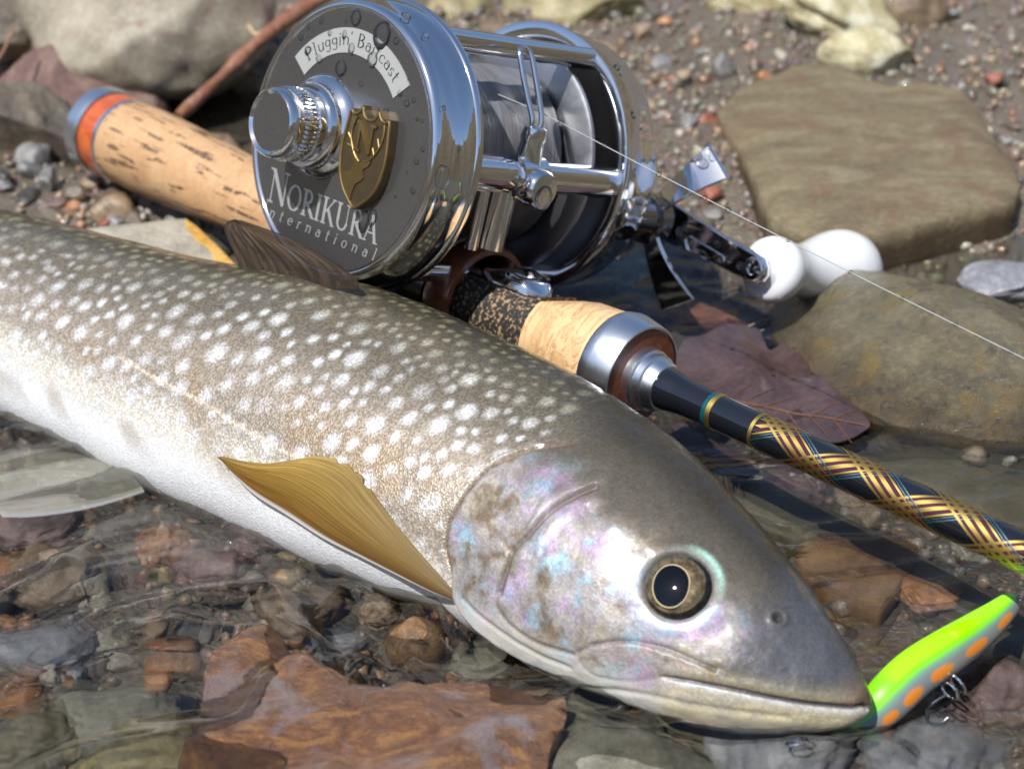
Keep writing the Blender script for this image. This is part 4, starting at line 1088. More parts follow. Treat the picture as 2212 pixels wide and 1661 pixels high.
prof = [(3.28, .70), (3.30, .80), (3.5, .835), (4.0, .86), (4.5, .89), (4.84, .92), (4.88, .90)]
cg = MB().lathe(prof, 'y', seg=72)
cg.v = [(x, y, min(z, np.interp(y, [3.28, 3.5, 4.1, 4.5], [.62, .70, .86, .95]))) for x, y, z in cg.v]
cg.build('cork_foregrip', M['burl'], ROD)
col_ = MB().lathe([(4.80, .86), (4.82, .945), (4.95, .975), (5.02, .97), (5.40, .905), (5.45, .88), (5.45, .85), (5.40, .84), (5.36, .4)], 'y', seg=80, caps=False).build('collar', M['alu'], ROD)
MB().lathe([(5.38, .84), (5.43, .82), (5.44, .5), (5.40, .45)], 'y', seg=72, caps=False).build('wood_inlay', M['rosewood'], col_)
chk = MB().lathe([(5.40, .50), (5.42, .535), (5.60, .53), (5.615, .515), (5.63, .495), (5.76, .485), (5.775, .47), (5.79, .45), (5.90, .425), (5.98, .385), (5.985, .36), (5.9, .30)], 'y', seg=64, caps=False).build('winding_check', M['alu'], ROD)
prof = [(5.90, .355), (6.0, .365), (6.1, .352), (6.25, .325), (6.45, .302), (6.8, .296), (8.0, .292), (12.0, .283), (20, .262), (32, .225), (32.02, .0001)]
MB().lathe(prof, 'y', seg=48, caps=False).build('shaft', M['black'], ROD)
def shaft_r(y): return float(np.interp(y, [p_[0] for p_ in prof], [p_[1] for p_ in prof]))
def band(y0, y1, dr): return MB().lathe([(y0, shaft_r(y0)), (y0 + .004, shaft_r(y0) + dr), (y1 - .004, shaft_r(y1) + dr), (y1, shaft_r(y1))], 'y', seg=48, caps=False)
band(6.98, 7.06, .006).build('teal_band', M['teal'], ROD)
band(7.06, 7.16, .008).build('gold_band', M['gold'], ROD)
band(7.95, 8.02, .008).build('gold_band', M['gold'], ROD)
band(12.98, 15.5, .012).build('lime_band', M['lime_wrap'], ROD)
PITCH_W = 3.34
def helix(mb, y_start, hand, phase, width, dr, y_end):
    """a thin ribbon wound round the shaft; width is measured along the rod"""
    n = 260; ys = np.linspace(7.2, 13.4, n); V = []; idx = []
    for y in ys:
        a_ = hand * 2 * math.pi * (y - y_start) / PITCH_W + phase
        row = []
        for e in (-.5, .5):
            yy = y + e * width
            if yy < 8.0 or yy > 12.98: row = None; break
            r = shaft_r(yy) + dr
            row.append((r * math.sin(a_), yy, r * math.cos(a_)))
        idx.append(None if row is None else len(V))
        if row: V += row
    F = [(i, i + 1, j + 1, j) for i, j in zip(idx[:-1], idx[1:]) if i is not None and j is not None]
    mb.add(V, F)
def wrap(name, mat, items, dr):
    for hand in (1, -1):
        for ph in (0, math.pi):
            mb = MB()
            for off, wd in items: helix(mb, 8.0 + off, hand, ph + .35, wd, dr + (.003 if hand > 0 else 0), 13)
            mb.build(name, mat, ROD)
wrap('purple_wrap', M['purple'], [(.14, .09), (.36, .09), (.60, .08)], .004)
wrap('gold_wrap', M['gold'], [(.04, .08), (.24, .13), (.48, .13), (.70, .06)], .008)
wrap('teal_wrap', M['teal'], [(.86, .03)], .006)
wrap('silver_wrap', M['silver_thread'], [(.79, .016), (.89, .016)], .010)
# ------------------------------------------------------------------ lettering by strokes (x, y, width)
TK, TN = .15, .055
def _s(pts, w=TN, w2=None): return (pts, w, w if w2 is None else w2)
def _serif(x, y, h=.12, w=TN): return _s([(x - h, y), (x + h, y)], w)
def _oval(cx, cy, rx, ry, tk=TK, tn=TN, a0=0, a1=360, n=28):
    pts = arc(cx, cy, rx, ry, a0, a1, n)
    ws = [tn + (tk - tn) * abs(math.cos(math.radians(a0 + (a1 - a0) * i / n))) for i in range(n + 1)]
    return (pts, ws, None)
GL = {
 'N': (.98, [_s([(.16, 0), (.16, 1)]), _s([(.14, .98), (.82, .02)], TK), _s([(.82, 0), (.82, 1)]), _serif(.16, .02, .14), _serif(.06, .98, .1), _serif(.82, .98, .14)]),
 'O': (.98, [_oval(.47, .5, .38, .47)]),
 'R': (.88, [_s([(.2, 0), (.2, 1)], TK), _oval(.3, .74, .3, .24, .14, TN, 90, -90, 14), _s([(.2, .98), (.3, .98)]), _s([(.2, .5), (.32, .5)]), _s([(.36, .5), (.8, .02)], TK), _serif(.2, .02, .16), _serif(.1, .98, .1), _serif(.82, .02, .1)]),
 'I': (.42, [_s([(.2, 0), (.2, 1)], TK), _serif(.2, .02, .16), _serif(.2, .98, .16)]),
 'K': (.90, [_s([(.2, 0), (.2, 1)], TK), _s([(.24, .42), (.74, .98)], TN + .01), _s([(.4, .6), (.8, .02)], TK), _serif(.2, .02, .16), _serif(.2, .98, .16), _serif(.74, .98, .12), _serif(.82, .02, .12)]),
 'U': (.96, [_s([(.2, 1), (.2, .3)], TK), _oval(.48, .32, .28, .29, .12, TN, 180, 360, 16), _s([(.76, .3), (.76, 1)]), _serif(.2, .98, .16), _serif(.76, .98, .13)]),
 'A': (.92, [_s([(.44, 1), (.12, 0)]), _s([(.42, 1), (.78, 0)], TK), _s([(.24, .34), (.62, .34)]), _serif(.12, .02, .12), _serif(.8, .02, .14)]),
 'P': (.74, [_s([(.2, 0), (.2, 1)], .11), _oval(.3, .72, .28, .26, .11, TN, 90, -90, 14), _s([(.2, .98), (.3, .98)]), _s([(.2, .46), (.32, .46)]), _serif(.2, .02, .14)]),
 'B': (.78, [_s([(.2, 0), (.2, 1)], .11), _oval(.3, .76, .26, .22, .11, TN, 90, -90, 14), _oval(.3, .28, .32, .26, .12, TN, 90, -90, 14), _s([(.2, .98), (.3, .98)]), _s([(.2, .54), (.32, .54)]), _s([(.2, .02), (.32, .02)])]),
 'n': (.66, [_s([(.15, 0), (.15, .6)], .09), _oval(.34, .38, .19, .2, .09, .06, 180, 0, 14), _s([(.53, .4), (.53, 0)], .09), _serif(.08, .58, .07)]),
 't': (.46, [_s([(.2, .85), (.2, .12)], .09), _oval(.31, .12, .11, .11, .09, .05, 180, 300, 8), _s([(.05, .58), (.38, .58)])]),
 'e': (.58, [_oval(.3, .3, .22, .28, .09, .05, 0, 320, 22), _s([(.1, .31), (.51, .31)])]),
 'r': (.48, [_s([(.15, 0), (.15, .6)], .09), _oval(.32, .4, .16, .18, .08, .07, 180, 50, 10), _serif(.15, .02, .1, .045)]),
 'a': (.58, [_oval(.28, .22, .18, .2, .09, .05), _s([(.46, .44), (.46, .0)], .09), _oval(.28, .42, .18, .17, .08, .06, 0, 150, 12)]),
 'i': (.34, [_s([(.16, 0), (.16, .6)], .09), _s([(.16, .76), (.16, .86)], .1), _serif(.16, .02, .1, .045)]),
 'o': (.62, [_oval(.3, .3, .22, .29, .09, .05)]),
 'l': (.34, [_s([(.16, 0), (.16, 1)], .09), _serif(.16, .02, .1, .045), _serif(.1, .98, .07, .045)]),
 'u': (.66, [_s([(.15, .6), (.15, .2)], .09), _oval(.33, .22, .18, .21, .09, .06, 180, 360, 12), _s([(.53, .6), (.53, 0)], .09)]),
 'g': (.60, [_oval(.28, .36, .19, .22, .09, .05), _s([(.48, .58), (.48, -.05)], .08), _oval(.29, -.06, .19, .2, .08, .05, 0, -150, 14)]),
 'c': (.54, [_oval(.3, .3, .22, .28, .09, .05, 40, 320, 20)]),
 's': (.48, [_oval(.24, .43, .14, .14, .07, .06, 30, 260, 12), _oval(.24, .15, .15, .14, .08, .06, 80, -150, 12)]),
 "'": (.26, [_s([(.14, 1), (.1, .78)], .08)]),
 ' ': (.34, []),
}
def stroke_quads(pts, w, w2=None):
    pts = np.array(pts, float); n = len(pts)
    ws = np.array(w, float) if isinstance(w, list) else np.linspace(w, w if w2 is None else w2, n)
    T = np.gradient(pts, axis=0); T /= (np.linalg.norm(T, axis=1)[:, None] + 1e-9)
    Nn_ = np.stack([-T[:, 1], T[:, 0]], 1)
    return pts + Nn_ * ws[:, None] / 2, pts - Nn_ * ws[:, None] / 2
def text_objects(name, text, heights, place, mat, parent, slant=0.0, track=0.0, lift=.004, step=.0005, weight=1.0):
    """place(u, v, w): u along the line in units of the total length 0..1, v up in cm"""
    widths = [GL[c][0] * h + track for c, h in zip(text, heights)]
    tot = sum(widths) - track; x = 0.0
    for c, h, wd in zip(text, heights, widths):
        mb = MB(); k = 0
        for st in GL[c][1]:
            w = st[1] if not isinstance(st[1], list) else [q * weight for q in st[1]]
            if not isinstance(w, list): w = w * weight
            A, B = stroke_quads(st[0], w, st[2] * weight if st[2] is not None and not isinstance(st[1], list) else None)
            n = len(A); V = []
            for a_, b_ in zip(A, B):
                for q in (a_, b_): V.append(place((x + (q[0] + slant * q[1]) * h) / tot, q[1] * h, lift + step * k, tot))
            mb.add(V, [(2 * i, 2 * i + 1, 2 * i + 3, 2 * i + 2) for i in range(n - 1)]); k += 1
        if mb.v: mb.build(name, mat, parent, smooth=False)
        x += wd

# ------------------------------------------------------------------ the reel
REEL = empty('fishing_reel', REEL_M)
tag(REEL, 'chrome baitcasting reel with dark lettered side plate mounted on the rod', 'fishing reel')
SEG = 128
fx = FACE_X
plate = MB().lathe([(fx - .06, 2.2), (fx - .01, 2.235), (fx + .02, 2.26), (fx + .035, 2.30), (fx + .02, 2.35), (fx - .03, 2.395), (fx - .10, 2.415), (fx - .16, 2.42), (2.33, 2.455), (2.31, 2.475), (1.97, 2.50), (1.955, 2.53), (1.90, 2.55), (1.84, 2.545), (1.82, 2.51), (1.82, 2.2), (1.9, 2.1), (1.95, .5)], 'x', seg=SEG, caps=False).build('side_plate', M['chrome'], REEL, sharp=50)
MB().lathe([(fx - .02, 2.232), (fx, 2.22), (fx, 1.4), (fx, .6), (fx, .0001)], 'x', seg=SEG, caps=False).build('face_plate', M['face'], plate)
# right side
rp_ = MB().lathe([(-1.95, .4), (-1.9, 2.05), (-1.82, 2.2), (-1.82, 2.51), (-1.84, 2.545), (-1.90, 2.55), (-1.955, 2.53), (-1.97, 2.50), (-2.45, 2.47), (-2.47, 2.45), (-2.80, 2.42), (-2.92, 2.36), (-3.02, 2.2), (-3.1, 1.8), (-3.12, .0001)], 'x', seg=SEG, caps=False).build('gear_side_plate', M['chrome'], REEL, sharp=50)
t = NT('wound_line'); v = t.coords((26, 1, 1)); a = t.noise(v, 1.2, 3, .6)
t.principled(Base_Color=t.ramp(a, [(.3, (.13, .125, .13)), (.6, (.25, .245, .25)), (.8, (.38, .38, .385))]), Roughness=.32, Metallic=.25, Normal=t.bump(a, .5, .03), Coat_Weight=.3)
M['wound'] = t.m
M['spool'] = metal('spool_steel', (.36, .365, .38), .26, scratch=.2)
sp_ = MB().lathe([(-1.45, .4), (-1.45, 2.12), (-1.40, 2.17), (-1.33, 2.17), (-1.30, 2.1), (-1.22, 1.5), (-1.2, 1.2), (1.55, 1.2), (1.6, 1.6), (1.68, 2.12), (1.72, 2.17), (1.78, 2.15), (1.78, .4)], 'x', seg=SEG, caps=False).build('spool', M['spool'], REEL, sharp=40)
prof = [(-1.18, 1.25)] + [(x, 1.62 + .015 * math.sin(x * 9)) for x in np.linspace(-1.1, 1.5, 30)] + [(1.58, 1.25)]
MB().lathe(prof, 'x', seg=SEG, caps=False).build('wound_line', M['wound'], sp_)
# cross bars
pl = (Lx(971, 84, 1.82) + Lx(1223, 110, -1.82)) / 2
def bar(name, y, z, r, mat, x0=1.83, x1=-1.83):
    return MB().lathe([(x0, r), (x1, r)], 'x', c=(0, y, z), seg=28).build(name, mat, REEL)
bar('cross_bar', 1.02, 2.12, .20, M['chrome'])
bar('cross_bar', -1.5, 1.75, .17, M['chrome'])
bar('cross_bar', -1.9, -1.2, .17, M['chrome'])
bar('cross_bar', 1.3, -1.9, .17, M['chrome'])
YW, ZW = 2.12, .10                                              # level wind tube in front of the spool
lw = bar('level_wind_tube', YW, ZW, .28, M['chrome'])
MB().lathe([(1.80, .29), (1.79, .31), (1.02, .31), (1.0, .29)], 'x', c=(0, YW, ZW), seg=32, caps=False).build('tube_sleeve', M['chrome'], lw)
cx_ = Ly(1152, 372, YW + .2)[0]
car = MB()
car.lathe([(cx_ + .34, .30), (cx_ + .32, .37), (cx_ - .32, .37), (cx_ - .34, .30)], 'x', c=(0, YW, ZW), seg=36)
car = car.build('line_carriage', M['chrome'], REEL)
pw = MB().lathe([(0, .34), (.36, .34), (.42, .30), (.44, .0001)], 'y', c=(cx_ - .02, YW + .12, ZW - .12), seg=40, caps=False)
pw.v = [(x, y, z) for x, y, z in pw.v]
pw.build('pawl_cap', M['chrome'], car)
MB().lathe([(.25, .24), (.62, .21), (.68, .235), (.86, .20), (.9, .12)], 'z', c=(cx_, YW + .02, ZW), seg=32).build('guide_post', M['chrome'], car)
MB().lathe([(-.3, .24), (-1.35, .24)], 'z', c=(cx_ + .25, YW - .15, ZW), seg=28).build('lower_post', M['chrome'], car)
MB().lathe([(-.3, .12), (-1.4, .12)], 'z', c=(cx_ + .62, YW - .25, ZW), seg=20).build('guide_pin', M['chrome'], car)
zt = ZW + .78
loop = [(cx_ + .10, YW + .02, zt), (cx_ + .115, YW, zt + .22), (cx_ + .16, YW - .18, zt + .55), (cx_ + .20, YW - .40, zt + .95), (cx_ + .20, YW - .55, zt + 1.22), (cx_ + .12, YW - .61, zt + 1.31), (cx_ + .0, YW - .6, zt + 1.30), (cx_ - .07, YW - .52, zt + 1.2), (cx_ - .09, YW - .36, zt + .92), (cx_ - .11, YW - .16, zt + .55), (cx_ - .12, YW, zt + .22), (cx_ - .10, YW + .02, zt)]
loop = catmull(np.array(loop), np.linspace(0, len(loop) - 1, 70))
MB().tube(loop, .052, 12).build('line_loop', M['chrome'], car)
# foot on the reel seat
ft = MB()
ys = np.linspace(-2.6, 3.02, 60); V = []
for y in ys:
    hw = np.interp(y, [-2.6, -1.5, -.6, .6, 1.6, 2.3, 2.8, 3.02], [.15, .38, .62, .62, .42, .46, .36, .08])
    top = np.interp(y, [-2.6, -1.2, -.5, .5, 1.2, 1.9, 2.3, 2.7, 3.02], [-1.80, -1.70, -1.4, -1.4, -1.66, -1.62, -1.50, -1.58, -1.80])
    for k in range(20):
        a_ = math.pi * 2 * k / 20; c_, s_ = math.cos(a_), math.sin(a_)
        zz = -1.84 + max(s_, 0) ** .6 * (top + 1.84) if s_ > 0 else -1.84 + .02 * s_
        V.append((hw * math.copysign(abs(c_) ** .6, c_), y, zz))
ft.add(V, [tuple(f) for f in grid_faces(60, 20, True)] + [tuple(range(20))[::-1], tuple(range(59 * 20, 60 * 20))])
ft.build('reel_foot', M['chrome'], REEL, sharp=60)
# tension knob on the lettered plate
ky, kz = Lx(1040 * .6649, 413 * .6649, fx)[1:]
base = MB().lathe([(fx - .01, .92), (fx + .05, .90), (fx + .12, .82), (fx + .17, .76), (fx + .30, .745), (fx + .36, .70), (fx + .37, .6)], 'x', c=(0, ky, kz), seg=72, caps=False).build('knob_base', M['chrome'], plate)
kb = MB().lathe([(fx + .34, .60), (fx + .36, .64), (fx + .52, .635), (fx + .54, .60), (fx + .84, .60), (fx + .86, .605), (fx + 1.02, .60), (fx + 1.10, .575), (fx + 1.13, .54), (fx + 1.10, .50), (fx + 1.085, .48)], 'x', c=(0, ky, kz), seg=96, caps=False).build('tension_knob', M['chrome'], REEL, sharp=40)
kn = MB(); ns = 46
for k in range(ns):
    a_ = 2 * math.pi * k / ns; da = math.pi / ns * .8
    V = []
    for x, rr_ in ((fx + .56, .60), (fx + .60, .645), (fx + .70, .63), (fx + .80, .645), (fx + .83, .60)):
        for e, q in ((-1, .595), (-.4, rr_), (.4, rr_), (1, .595)):
            w = a_ + e * da; V.append((x, ky + q * math.cos(w), kz + q * math.sin(w)))
    kn.add(V, [tuple(f) for f in grid_faces(5, 4)])
kn.build('knurling', M['chrome'], kb, sharp=60)
MB().lathe([(fx + 1.088, .488), (fx + 1.09, .3), (fx + 1.085, .1), (fx + 1.08, .0001)], 'x', c=(0, ky, kz), seg=64, caps=False).build('knob_face', M['face'], kb)
# curved label
def arc_pt(px, py):
    p_ = Lx(px, py, fx); return math.degrees(math.atan2(p_[2], p_[1])), math.hypot(p_[1], p_[2])
cr2 = lambda a, b: (498.7 + a * .3802, b * .3802)
a0, r0 = arc_pt(*cr2(375, 290)); a1, r1 = arc_pt(*cr2(995, 480)); a2, ri0 = arc_pt(*cr2(395, 415)); a3, ri1 = arc_pt(*cr2(905, 595))
ro, ri = (r0 + r1) / 2, (ri0 + ri1) / 2; A0, A1 = (a0 + a2) / 2, (a1 + a3) / 2
V = []; n_ = 40
for i in range(n_ + 1):
    w = math.radians(A0 + (A1 - A0) * i / n_)
    for q in (ri, ro):
        for x in (fx + .001, fx + .016): V.append((x, q * math.cos(w), q * math.sin(w)))
F = []
for i in range(n_):
    a_, b_ = 4 * i, 4 * i + 4
    F += [(a_ + 1, a_ + 3, b_ + 3, b_ + 1), (a_, b_, b_ + 2, a_ + 2), (a_, a_ + 1, b_ + 1, b_), (a_ + 2, b_ + 2, b_ + 3, a_ + 3)]
F += [(0, 2, 3, 1), (4 * n_, 4 * n_ + 1, 4 * n_ + 3, 4 * n_ + 2)]
lab = MB().add(V, F).build('name_label', M['label'], plate)
rm = ri + (ro - ri) * .30
def on_arc(u, v_, w, tot):
    span = A0 + (A1 - A0) * (.07 + .86 * u); r = rm + v_
    return (fx + .016 + w, r * math.cos(math.radians(span)), r * math.sin(math.radians(span)))
text_objects('label_letter', "Pluggin' Baitcast", [.235] * 17, on_arc, M['ink'], lab, lift=.002)
# maker's name
def on_line(pa, pb):
    s_ = Lx(*pa, fx); e_ = Lx(*pb, fx); dvec = e_ - s_; L_ = np.linalg.norm(dvec); dvec /= L_; up = np.array([0, -dvec[2], dvec[1]])
    def f(u, v_, w, tot):
        p_ = s_ + dvec * (u * L_) + up * v_
        return (fx + w, p_[1], p_[2])
    return f
text_objects('letter', 'NORIKURA', [.60, .46, .46, .46, .46, .46, .46, .46], on_line(cr2(205, 1140), cr2(828, 1392)), M['print'], plate, weight=1.05)
text_objects('letter', 'International', [.215] * 13, on_line(cr2(170, 1212), cr2(815, 1482)), M['print'], plate, slant=.22, track=.11, weight=1.15)
# shield badge
sc_ = Lx(*cr2(792, 905), fx); sup = unit(Lx(*cr2(830, 670), fx) - Lx(*cr2(735, 1175), fx)); srt = np.array([0, sup[2], -sup[1]])
BH, BW = .86, .60
def bp(u, v_, w): return tuple(np.array([fx + w, sc_[1], sc_[2]]) + srt * (u * BW) + sup * (v_ * BH))
half = [(0, .80), (.10, .80), (.22, .84), (.30, .92), (.36, 1.0), (.44, .93), (.56, .86), (.70, .84), (.86, .87), (.93, .55), (.98, .2), (.95, -.1), (.84, -.42), (.62, -.68), (.32, -.88), (0, -1.02)]
shield = half + [(-a_, b_) for a_, b_ in half[::-1][1:-1]]
badge = MB().prism(shield, bp, .17).build('shield_badge', M['brass_dark'], plate, smooth=False)
rimp = np.array([bp(a_ * .95, b_ * .95, .172) for a_, b_ in shield + shield[:1]])
MB().tube(catmull(rimp, np.linspace(0, len(rimp) - 1, 160)), .030, 8, caps=False).build('badge_rim', M['brass'], badge)
mb = MB()
for st, k in ((_s([(-.28, .12), (-.28, .68)], .07), 0), (_s([(-.30, .68), (.24, .14)], .13), 1), (_s([(.24, .12), (.24, .68)], .07), 2), (_serif(-.28, .13, .12, .06), 3), (_serif(-.34, .67, .1, .06), 4), (_serif(.26, .67, .12, .06), 5)):
    A, B = stroke_quads(st[0], st[1]); 
    V = []
    for w in (.172, .205 + .001 * k):
        for a_, b_ in zip(A, B): V += [bp(*a_, w), bp(*b_, w)]
    mb.add(V, [(4, 5, 7, 6), (0, 1, 5, 4), (2, 3, 7, 6), (0, 2, 6, 4), (1, 3, 7, 5)])
mb.build('badge_letter', M['brass'], badge, smooth=False)
deer = [(-.93, -.30), (-.62, -.36), (-.34, -.28), (-.30, -.12), (-.52, .02), (-.30, -.02), (-.16, -.06), (-.02, -.10), (.14, -.02), (.40, .0), (.30, -.12), (.12, -.2), (.20, -.36), (.10, -.44), (-.08, -.52), (-.16, -.72), (-.18, -.92), (-.42, -.80), (-.70, -.58), (-.88, -.38)]
MB().prism(deer, bp, .195).build('badge_deer', M['brass'], badge, smooth=False)
mb = MB()
for pts in ([(-.10, -.08), (-.34, .04), (-.58, .30), (-.62, .52), (-.50, .76)], [(-.58, .30), (-.74, .40)], [(-.52, .16), (-.70, .18)], [(.06, -.06), (.34, .04), (.62, .30), (.70, .56), (.66, .76)], [(.62, .30), (.50, .46)], [(.46, .14), (.36, .26)]):
    P3 = np.array([bp(a_, b_, .185) for a_, b_ in pts]); mb.tube(catmull(P3, np.linspace(0, len(P3) - 1, 20)), .020, 6)
mb.build('badge_antlers', M['brass'], badge)
# star drag and crank
hx = -3.75
hub = Lx(1400, 470, hx); hy, hz = hub[1], hub[2]
drag = MB().lathe([(-3.05, .42), (-3.6, .42), (-3.62, .50), (-3.95, .48), (-3.98, .3)], 'x', c=(0, hy, hz), seg=40).build('star_drag', M['dark_chrome'], REEL)
e1 = Lx(1548, 348, hx - .25); w1 = math.atan2(e1[2] - hz, e1[1] - hy); e2 = Lx(1452, 628, hx - .25); w2 = math.atan2(e2[2] - hz, e2[1] - hy)
star_dirs = [w1 + k * (w2 - w1 if abs(w2 - w1) < 1.5 else (w2 - w1)) for k in (0, 1)]
for k, wa in enumerate(star_dirs):
    dv = np.array([0, math.cos(wa), math.sin(wa)]); L_ = 1.75; sd = np.array([0, -dv[2], dv[1]])
    V = []; n_ = 14
    for i in range(n_ + 1):
        f = i / n_; s_ = .30 + (L_ - .30) * f; wd = .18 + .22 * f ** 1.6; xo = hx + .12 - .42 * f ** 2
        for e in (-1, 1):
            for w in (0, .10): V.append(np.array([xo - w, hy, hz]) + dv * s_ + sd * wd * e)
    F = []
    for i in range(n_):
        a_, b_ = 4 * i, 4 * i + 4
        F += [(a_, b_, b_ + 2, a_ + 2), (a_ + 1, a_ + 3, b_ + 3, b_ + 1), (a_, a_ + 1, b_ + 1, b_), (a_ + 2, b_ + 2, b_ + 3, a_ + 3)]
    F += [(0, 2, 3, 1), (4 * n_, 4 * n_ + 1, 4 * n_ + 3, 4 * n_ + 2)]
    MB().add(V, F).build('drag_arm', M['star'], drag, sharp=40, bevel=.025)
kx = -4.45
kp = Lx(1637, 582, kx); dv = np.array([0, kp[1] - hy, kp[2] - hz]); L_ = np.linalg.norm(dv); dv /= L_; sd = np.array([0, -dv[2], dv[1]])
pts = [(-.35, .0)] + [(a_, b_) for a_, b_ in [(-.30, .34), (0, .44), (.4, .40), (1.0, .30)]]
s0 = .0
out = [(-.36, 0), (-.25, .27), (0, .38), (.5, .36), (L_ * .6, .29), (L_ - .15, .28), (L_ + .10, .26), (L_ + .24, .14), (L_ + .29, 0)]
poly = out + [(a_, -b_) for a_, b_ in out[::-1][1:-1]]
crank = MB().prism(poly, lambda u, v_, w: tuple(np.array([kx + .22 - .22 * min(max(u / L_, 0), 1) + .10 - w, hy, hz]) + dv * u + sd * v_), .14)  .build('crank', M['star'], REEL, smooth=False, bevel=.035)
MB().prism([(L_ * .3, .03), (L_ * .32, .13), (L_ * .7, .10), (L_ * .72, .03), (L_ * .7, -.02), (L_ * .32, -.02)], lambda u, v_, w: tuple(np.array([kx + .22 - .22 * u / L_ + .102 + w, hy, hz]) + dv * u + sd * (v_ - .16)), .03).build('crank_rib', M['chrome'], crank, smooth=False, bevel=.012)
MB().lathe([(-3.9, .2), (kx + .3, .2), (kx + .32, .24), (kx - .1, .24)], 'x', c=(0, hy, hz), seg=28).build('crank_shaft', M['dark_chrome'], crank)
MB().lathe([(kx + .10, .235), (kx + .16, .23), (kx + .19, .20), (kx + .20, .11), (kx + .17, .09), (kx + .165, .0001)], 'x', c=(0, kp[1], kp[2]), seg=40, caps=False).build('knob_rivet', M['chrome'], crank)
MB().lathe([(kx - .05, .26), (kx - .10, .30), (kx - .18, .34), (kx - .20, .38), (kx - .22, .50), (kx - .32, .60), (kx - .48, .64), (kx - .64, .62), (kx - .82, .56), (kx - 1.05, .51), (kx - 1.35, .515), (kx - 1.7, .58), (kx - 2.05, .69), (kx - 2.4, .79), (kx - 2.7, .835), (kx - 2.98, .81), (kx - 3.25, .69), (kx - 3.42, .50), (kx - 3.52, .26), (kx - 3.55, .0001)], 'x', c=(0, kp[1], kp[2]), seg=72, caps=False).build('handle_knob', M['white'], REEL, sharp=None)

# ------------------------------------------------------------------ line running out to the right
tip = REEL_M @ Vector(loop[35] if False else (cx_ - .09, YW - .25, zt + .72))
ln_end = ORG + ray(2330, 832) * 27.0
s0 = at_plane(1168, 243, np.array(tip), RA)
pts = [s0 + (ln_end - s0) * f + np.array([0, 0, -.05 * math.sin(math.pi * f)]) for f in np.linspace(0, 1.35, 60)]
pts = [np.array(REEL_M @ Vector((cx_ + .05, 1.1, 1.3)))] + pts
M['line'] = plain('clear_line', (.36, .37, .37), .25, 0, .6)
lo_ = MB().tube(np.array(pts), .009, 8).build('fishing_line', M['line'])
tag(lo_, 'thin taut fishing line running from the reel guide to the right edge', 'fishing line')
# ------------------------------------------------------------------ the lure
LURE = empty('lure', loc=tuple(at(1980, 1450, .2)))
LO = np.array(LURE.location)
tag(LURE, 'lime green minnow lure with orange dots in the mouth of the fish', 'fishing lure')
cl = [(2199, 1290, .62, 5), (2185, 1300, .61, 22), (2150, 1332, .58, 33), (2100, 1370, .54, 42), (2040, 1410, .48, 48), (1980, 1450, .36, 50), (1930, 1496, .2, 50), (1892, 1534, .05, 44), (1852, 1566, -.02, 29), (1815, 1586, -.05, 14), (1793, 1590, -.06, 3)]
C3 = np.array([at(a, b, z) for a, b, z, w in cl]); R3 = np.array([w * np.linalg.norm(c - ORG) / FPX for (a, b, z, w), c in zip(cl, C3)])
i_ = np.linspace(0, len(cl) - 1, 160); C3 = catmull(C3, i_); R3 = np.maximum(catmull(R3, i_), .01)
T3 = np.gradient(C3, axis=0); T3 /= np.linalg.norm(T3, axis=1)[:, None]
m_ = 72; th_l = np.linspace(0, 2 * np.pi, m_, endpoint=False)
view = unit(np.array([-.1, -.75, .65]))                          # the flank of the lure faces up and to the front
V = np.zeros((160, m_, 3)); upv = np.zeros((160, 3))
for k in range(160):
    n1 = unit(view - T3[k] * (view @ T3[k])); n2 = np.cross(T3[k], n1); n2 = n2 if n2[2] > 0 else -n2
    V[k] = C3[k] + R3[k] * (np.cos(th_l)[:, None] * n2 + .62 * np.sin(th_l)[:, None] * n1); upv[k] = n2
TL = np.broadcast_to(th_l, (160, m_)); SL = np.broadcast_to((i_ / (len(cl) - 1))[:, None], (160, m_))
vy = np.cos(TL)
lc = np.empty((160, m_, 3)); lc[:] = (.16, .17, .16)
lc = lerp(lc, (.12, .30, .20), sstep(-.42, -.18, vy) * .6)
lc = lerp(lc, (.17, .56, .0), sstep(-.22, .10, vy))
lc = lerp(lc, (.29, .78, .0), sstep(.15, .22, vy) * sstep(.62, .56, SL) * sstep(.06, .10, SL))  # lighter lime patch: a highlight put into the colour
for c_ in (.20, .33, .455, .575, .69):
    dd = np.sqrt(((SL - c_) / (.042)) ** 2 + ((vy + .60 - .25 * (.4 - c_)) / .24) ** 2)
    lc = lerp(lc, (.55, .18, .02), sstep(1.1, .85, dd) * (np.sin(TL) > -.2))
lc = lerp(lc, (.03, .02, .01), sstep(1.0, .7, np.sqrt(((SL - .055) / .03) ** 2 + ((vy + .1) / .45) ** 2)))
t = NT('lure_paint'); ca = t.n('ShaderNodeAttribute', _attribute_name='col')
t.principled(Base_Color=ca.outputs['Color'], Roughness=.28, Coat_Weight=.9, Coat_Roughness=.04, Normal=t.bump(t.noise(t.coords(), 9, 2), .05, .02))
mesh_obj('lure_body', V - LO, grid_faces(160, m_, True), t.m, LURE, colors=lc.reshape(-1, 3))
def ring_obj(name, px, py, z, r_px, nrm, tr, mat, parent, off):
    c = at(px, py, z); r_ = r_px * np.linalg.norm(c - ORG) / FPX
    n_ = unit(nrm); a_ = unit(np.cross(n_, [0, 0, 1.0])); b_ = np.cross(n_, a_)
    P_ = np.array([c + r_ * (math.cos(w) * a_ + math.sin(w) * b_) for w in np.linspace(0, 2 * math.pi, 33)]) - off
    return MB().tube(P_, tr, 8, caps=False).build(name, mat, parent)
ring_obj('split_ring', 2068, 1478, .22, 22, (.8, .5, .3), .025, M['chrome'], LURE, LO)
